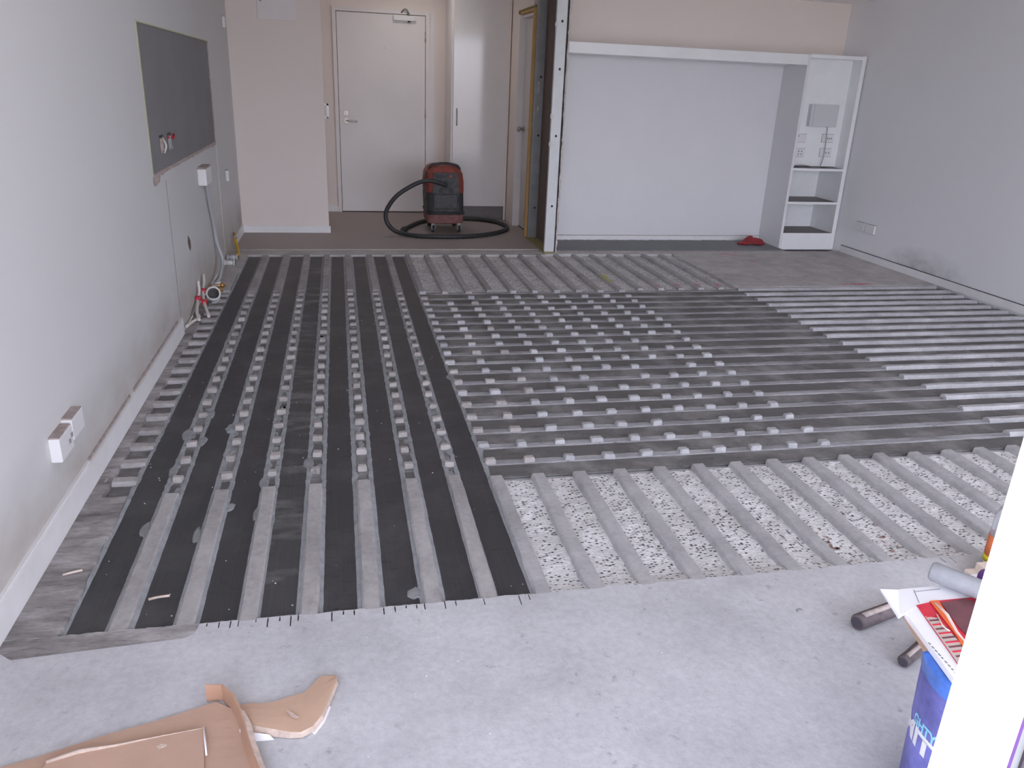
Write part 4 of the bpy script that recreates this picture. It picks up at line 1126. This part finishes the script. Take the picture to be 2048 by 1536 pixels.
sheet([[(x + d * (1 if 0 < k < 6 else 0.6), y, z - 0.004 * i) for k, (x, y, z) in enumerate(tp)] for i, d in enumerate((0.0, 0.008, 0.015))], 0.002, 'card_torn', 'torn_rim', cb2)
# torn flap to the right
top_e = [(-0.283, 1.600), (-0.25, 1.600), (-0.215, 1.594), (-0.190, 1.600), (-0.160, 1.612), (-0.128, 1.620), (-0.108, 1.645), (-0.091, 1.668), (-0.052, 1.668)]
bot_e = [(-0.272, 1.546), (-0.243, 1.524), (-0.213, 1.510), (-0.183, 1.500), (-0.156, 1.491), (-0.130, 1.486), (-0.104, 1.498), (-0.083, 1.530), (-0.048, 1.640)]
g = []
for t in (0, 0.3, 0.6, 0.85, 1):
    g.append([(a[0] + (b[0] - a[0]) * t, a[1] + (b[1] - a[1]) * t, 0.010 + 0.006 * math.sin(PI * t * 0.6) + 0.002 * math.sin(k)) for k, (a, b) in enumerate(zip(top_e, bot_e))])
sheet(g, 0.003, 'card_light', 'torn_flap', cb2)
rim_o = [(-0.268, 1.528), (-0.240, 1.510), (-0.208, 1.499), (-0.180, 1.490), (-0.155, 1.483), (-0.128, 1.480), (-0.101, 1.494), (-0.080, 1.529), (-0.046, 1.640)]
sheet([[(a[0], a[1], g[-1][k][2] - 0.001) for k, a in enumerate(bot_e)], [(a[0], a[1], 0.004) for a in rim_o]], 0.002, 'card_torn', 'torn_layer', cb2)
sheet([[(-0.268, 1.520, 0.012), (-0.240, 1.505, 0.012), (-0.20, 1.494, 0.010)], [(-0.262, 1.490, 0.002), (-0.230, 1.487, 0.002), (-0.19, 1.486, 0.002)]], 0.0015, 'card_white', 'white_liner', cb2)
sheet([[(-0.108, 1.494, 0.003), (-0.086, 1.526, 0.003), (-0.068, 1.570, 0.003)], [(-0.099, 1.487, 0.001), (-0.077, 1.524, 0.001), (-0.064, 1.570, 0.001)]], 0.0015, 'card_white', 'white_liner', cb2)
mb = MB(); mb.prism([(-0.165, 1.555, 0.0185), (-0.160, 1.553, 0.0185), (-0.135, 1.528, 0.0185), (-0.142, 1.524, 0.0185), (-0.155, 1.535, 0.0185)], (0, 0, 0.0006)); mb.build('scuff', 'card_torn', cb2)
blob(-0.43, 1.492, 0.011, 0.008, 0.0155, 0.001, 'card_torn', 'scuff', 10, cb2)

# white door stile leaning in the opening, with the channel behind it
pn = thing('door_stile', 'bright white door stile standing in the doorway, blown out by daylight', 'door stile', (0.59, 0.5, 0))
MB().prism([(0.545, 0.5, 0), (0.548, 0.497, 0), (0.637, 0.497, 0), (0.640, 0.5, 0), (0.640, 0.535, 0), (0.60, 0.535, 0)], (0, 0, 2.3)).build('stile', 'sunwhite', pn)
ch = thing('door_channel', 'dark upright door channel with purple seal behind the white stile', 'door frame', (0.66, 0.52, 0))
MB().box(0.645, 0.652, 0.505, 0.56, 0.0, 2.3).build('rubber_seal', 'purple', ch)
MB().box(0.652, 0.668, 0.51, 0.56, 0.0, 2.3).build('groove', 'seal_grey', ch)
MB().box(0.668, 0.72, 0.505, 0.56, 0.0, 2.3).build('jamb', 'seal', ch)

# pail
bc = Vector((1.27, 1.05, 0))
pail = thing('pail', 'violet-blue plastic pail with cyan and white lettering behind the door stile', 'pail', bc)
rad = lambda z: 0.135 + 0.015 * z / 0.37
MB().lathe([(0.0, 0.0), (0.130, 0.0), (rad(0.006), 0.006), (rad(0.33), 0.33), (rad(0.33) - 0.004, 0.334), (0.0, 0.334)], bc, 64).build('body', 'pail', pail)
MB().lathe([(rad(0.33) + 0.0006, 0.330), (rad(0.33) + 0.002, 0.332), (rad(0.36) + 0.002, 0.358), (rad(0.37) + 0.004, 0.364), (rad(0.37) + 0.004, 0.372), (0.142, 0.376), (0.13, 0.370), (0.0, 0.370)], bc, 64).build('lid', 'pail_lid', pail)
def wrap_text(body, a0, a1, z0, z1, mat, name, bold=0.0):
    cu = D.curves.new('lettering', 'FONT'); cu.body = body; cu.size = 1; cu.offset = bold
    ob = D.objects.new('lettering', cu); C.objects.link(ob)
    bpy.context.view_layer.update()
    me = D.meshes.new_from_object(ob.evaluated_get(bpy.context.evaluated_depsgraph_get()))
    D.objects.remove(ob, do_unlink=True)
    bm = bmesh.new(); bm.from_mesh(me)
    bmesh.ops.subdivide_edges(bm, edges=[e_ for e_ in bm.edges if e_.calc_length() > 0.25], cuts=3)
    bmesh.ops.triangulate(bm, faces=bm.faces)
    xs = [v.co.x for v in bm.verts]; ys = [v.co.y for v in bm.verts]
    x0, x1, y0, y1 = min(xs), max(xs), min(ys), max(ys)
    for v in bm.verts:
        a_ = math.radians(a0 + (a1 - a0) * (v.co.x - x0) / (x1 - x0)); z = z0 + (z1 - z0) * (v.co.y - y0) / (y1 - y0)
        r_ = rad(z) + 0.0009
        v.co = Vector((r_ * math.cos(a_), r_ * math.sin(a_), z))
    bm.to_mesh(me); bm.free()
    me.materials.append(M[mat])
    o = D.objects.new(name, me); C.objects.link(o); o.parent = pail
    return o
wrap_text('GHTY', 157, 188, 0.212, 0.237, 'print_cyan', 'lettering', 0.035)
wrap_text('MIT', 140, 187, 0.166, 0.212, 'print_white', 'lettering', 0.045)

# white packet resting on the pail
pk = thing('tool_packet', 'white packet with red and orange print on the blue pail', 'packet', (1.28, 1.15, 0.376))
ZP = 0.392
def quad(pts, z, mat, name, th=0.0012, parent=None):
    return MB().prism([(a, b, z) for a, b in pts], (0, 0, th)).build(name, mat, parent or pk)
MB().prism([(1.175, 1.285, 0.377), (1.118, 1.02, 0.377), (1.118, 0.96, 0.377), (1.46, 0.96, 0.377), (1.46, 1.30, 0.377), (1.205, 1.305, 0.377)], (0, 0, 0.013)).build('carton', 'paper', pk)
MB().hexa([(1.138, 1.215, 0.384), (1.185, 1.235, 0.386), (1.196, 1.300, 0.386), (1.152, 1.298, 0.394), (1.140, 1.215, 0.390), (1.188, 1.236, 0.3915), (1.200, 1.302, 0.3915), (1.150, 1.300, 0.400)]).build('end_flap', 'paper', pk)
quad([(1.203, 1.244), (1.150, 1.040), (1.158, 0.97), (1.45, 0.97), (1.45, 1.250), (1.26, 1.252)], 0.3902, 'print_red', 'red_print')
quad([(1.194, 1.205), (1.152, 1.045), (1.164, 1.000), (1.20, 1.06), (1.216, 1.195)], 0.3916, 'print_beige', 'ribbed_print')
for k in range(12):
    t = k / 12
    x0 = 1.193 - 0.038 * t; y0 = 1.200 - 0.165 * t
    MB().box(x0 + 0.002, x0 + 0.022 + 0.012 * math.sin(PI * t), y0, y0 + 0.0045, 0.3928, 0.3936).build('print_line', 'print_maroon' if k % 2 else 'print_red', pk)
quad([(1.240, 1.250), (1.262, 1.250), (1.222, 1.130), (1.186, 1.015), (1.172, 1.02), (1.215, 1.14)], 0.3930, 'print_orange', 'orange_print')
quad([(1.262, 1.242), (1.33, 1.248), (1.40, 1.17), (1.36, 1.08), (1.235, 1.09), (1.240, 1.16)], 0.3920, 'print_maroon', 'maroon_print')
mb = MB(); mb.tube([(1.246, 1.240, 0.3945), (1.243, 1.20, 0.3945), (1.222, 1.145, 0.3945), (1.214, 1.10, 0.3945), (1.185, 1.04, 0.3945)], [0.003, 0.004, 0.003, 0.002, 0.003], 6); mb.build('cream_print', 'print_cream', pk)
MB().tube([(1.222, 1.205, 0.394), (1.206, 1.165, 0.394), (1.21, 1.15, 0.394)], 0.0015, 6).build('cream_print', 'print_cream', pk)
for k in range(9):
    t = k / 9
    MB().box(1.1415 - 0.0105 * t, 1.1445 - 0.0105 * t, 1.128 - 0.098 * t - R(0.004, 0.0075), 1.128 - 0.098 * t, 0.3901, 0.3905).build('small_print', 'ink', pk)
for (a, b) in (((1.216, 1.252), (1.236, 1.296)), ((1.236, 1.290), (1.30, 1.291))):
    MB().tube([(a[0], a[1], 0.3905), (b[0], b[1], 0.3905)], 0.0007, 5).build('fold_line', 'ink', pk)
kr = MB(); kr.prism([(1.170, 1.262, 0.3765), (1.128, 1.12, 0.3765), (1.150, 1.12, 0.3765), (1.186, 1.262, 0.3765)], (0, 0, 0.001)); kr.build('brown_underside', 'card', pk)

tb = MB()
ta, tb_ = Vector((1.295, 1.325, 0.3955 + 0.023)), Vector((1.45, 1.10, 0.3955 + 0.023))
tb.tube([ta, ta + (tb_ - ta) * 0.02, ta + (tb_ - ta) * 0.98, tb_], [0.018, 0.0225, 0.0225, 0.018], 20)
tag(tb.build('grey_tube', 'tube'), 'dusty grey tube lying across the white packet', 'tube')
rp = MB(); rp.lathe([(0.010, 0.0), (0.030, 0.0), (0.032, 0.006), (0.032, 0.030), (0.030, 0.036), (0.010, 0.036), (0.010, 0.0)], (1.412, 1.268, 0.3925), 24)
tag(rp.build('tape_roll', 'purple'), 'dark purple roll behind the grey tube on the packet', 'tape')
sup = thing('white_batten', 'white painted batten beside the packet, behind the grey tube', 'batten', (1.47, 1.30, 0.0))
MB().rbox(1.335, 1.66, 1.308, 1.336, 0.372, 0.388, 0.002).build('batten', 'paper', sup)
MB().box(1.60, 1.64, 1.308, 1.336, 0.0, 0.372).build('support', 'timber', sup)

# rusty tool handles on the slab
def handle(name, label, a, b, r0, r1):
    a, b = Vector(a), Vector(b)
    t = thing(name, label, 'tool', (a.x, a.y, 0), 'tool handles by the pail')
    pts = [lerp(a, b, s) for s in (0, 0.02, 0.1, 0.3, 0.6, 1.0)]
    MB().tube(pts, [r0 * 0.85, r0, r0, r0 * 0.98, r1, r1], 14).build('handle', 'rust', t)
    u = (b - a).normalized()
    MB().tube([tuple(a - u * 0.001), tuple(a + u * 0.004)], r0 * 0.7, 14).build('end_cap', 'seal', t)
    MB().tube([tuple(Vector(lerp(a, b, 0.08)) + Vector((-0.001, -0.004, r0 * 0.86))), tuple(Vector(lerp(a, b, 0.85)) + Vector((0, -0.004, r1 * 0.86)))], r0 * 0.35, 8).build('worn_face', 'tear', t)
handle('chisel', 'thick rusty tool handle lying on the slab behind the packet', (1.40, 1.640, 0.024), (1.66, 1.715, 0.024), 0.0235, 0.022)
handle('chisel', 'short dark tool handle lying on the slab beside the pail', (1.430, 1.475, 0.018), (1.62, 1.575, 0.018), 0.017, 0.018)

# bottle and timber behind the stile
bt = thing('plastic_bottle', 'clear plastic bottle with an orange and yellow label on slab', 'bottle', (2.066, 1.862, 0))
bo = (2.066, 1.862, 0)
MB().lathe([(0, 0), (0.038, 0), (0.042, 0.008), (0.042, 0.17), (0.040, 0.19), (0.026, 0.225), (0.014, 0.245), (0.014, 0.27), (0.0, 0.27)], bo, 32).build('bottle_body', 'clear', bt)
MB().lathe([(0.0428, 0.045), (0.0430, 0.045), (0.0430, 0.118), (0.0428, 0.118)], bo, 32).build('label', 'lab_orange', bt)
MB().lathe([(0.0429, 0.024), (0.0431, 0.024), (0.0431, 0.046), (0.0429, 0.046)], bo, 32).build('label_band', 'lab_yellow', bt)
MB().lathe([(0.0, 0.29), (0.015, 0.29), (0.016, 0.288), (0.016, 0.265), (0.0, 0.265)], bo, 24).build('cap', 'plastic', bt)
for k, (x0, x1, y0, y1, z0, z1, lab) in enumerate([(1.93, 2.3, 1.78, 1.845, 0.0, 0.018, 'pale timber offcut flat on the slab, lowest of two'), (1.965, 2.35, 1.792, 1.842, 0.018, 0.042, 'pale timber offcut on top of another by the bottle')]):
    t = MB(); t.rbox(x0, x1, y0, y1, z0, z1, 0.002)
    tag(t.build('timber_offcut', 'timber'), lab, 'timber', 'timber offcuts by the bottle')
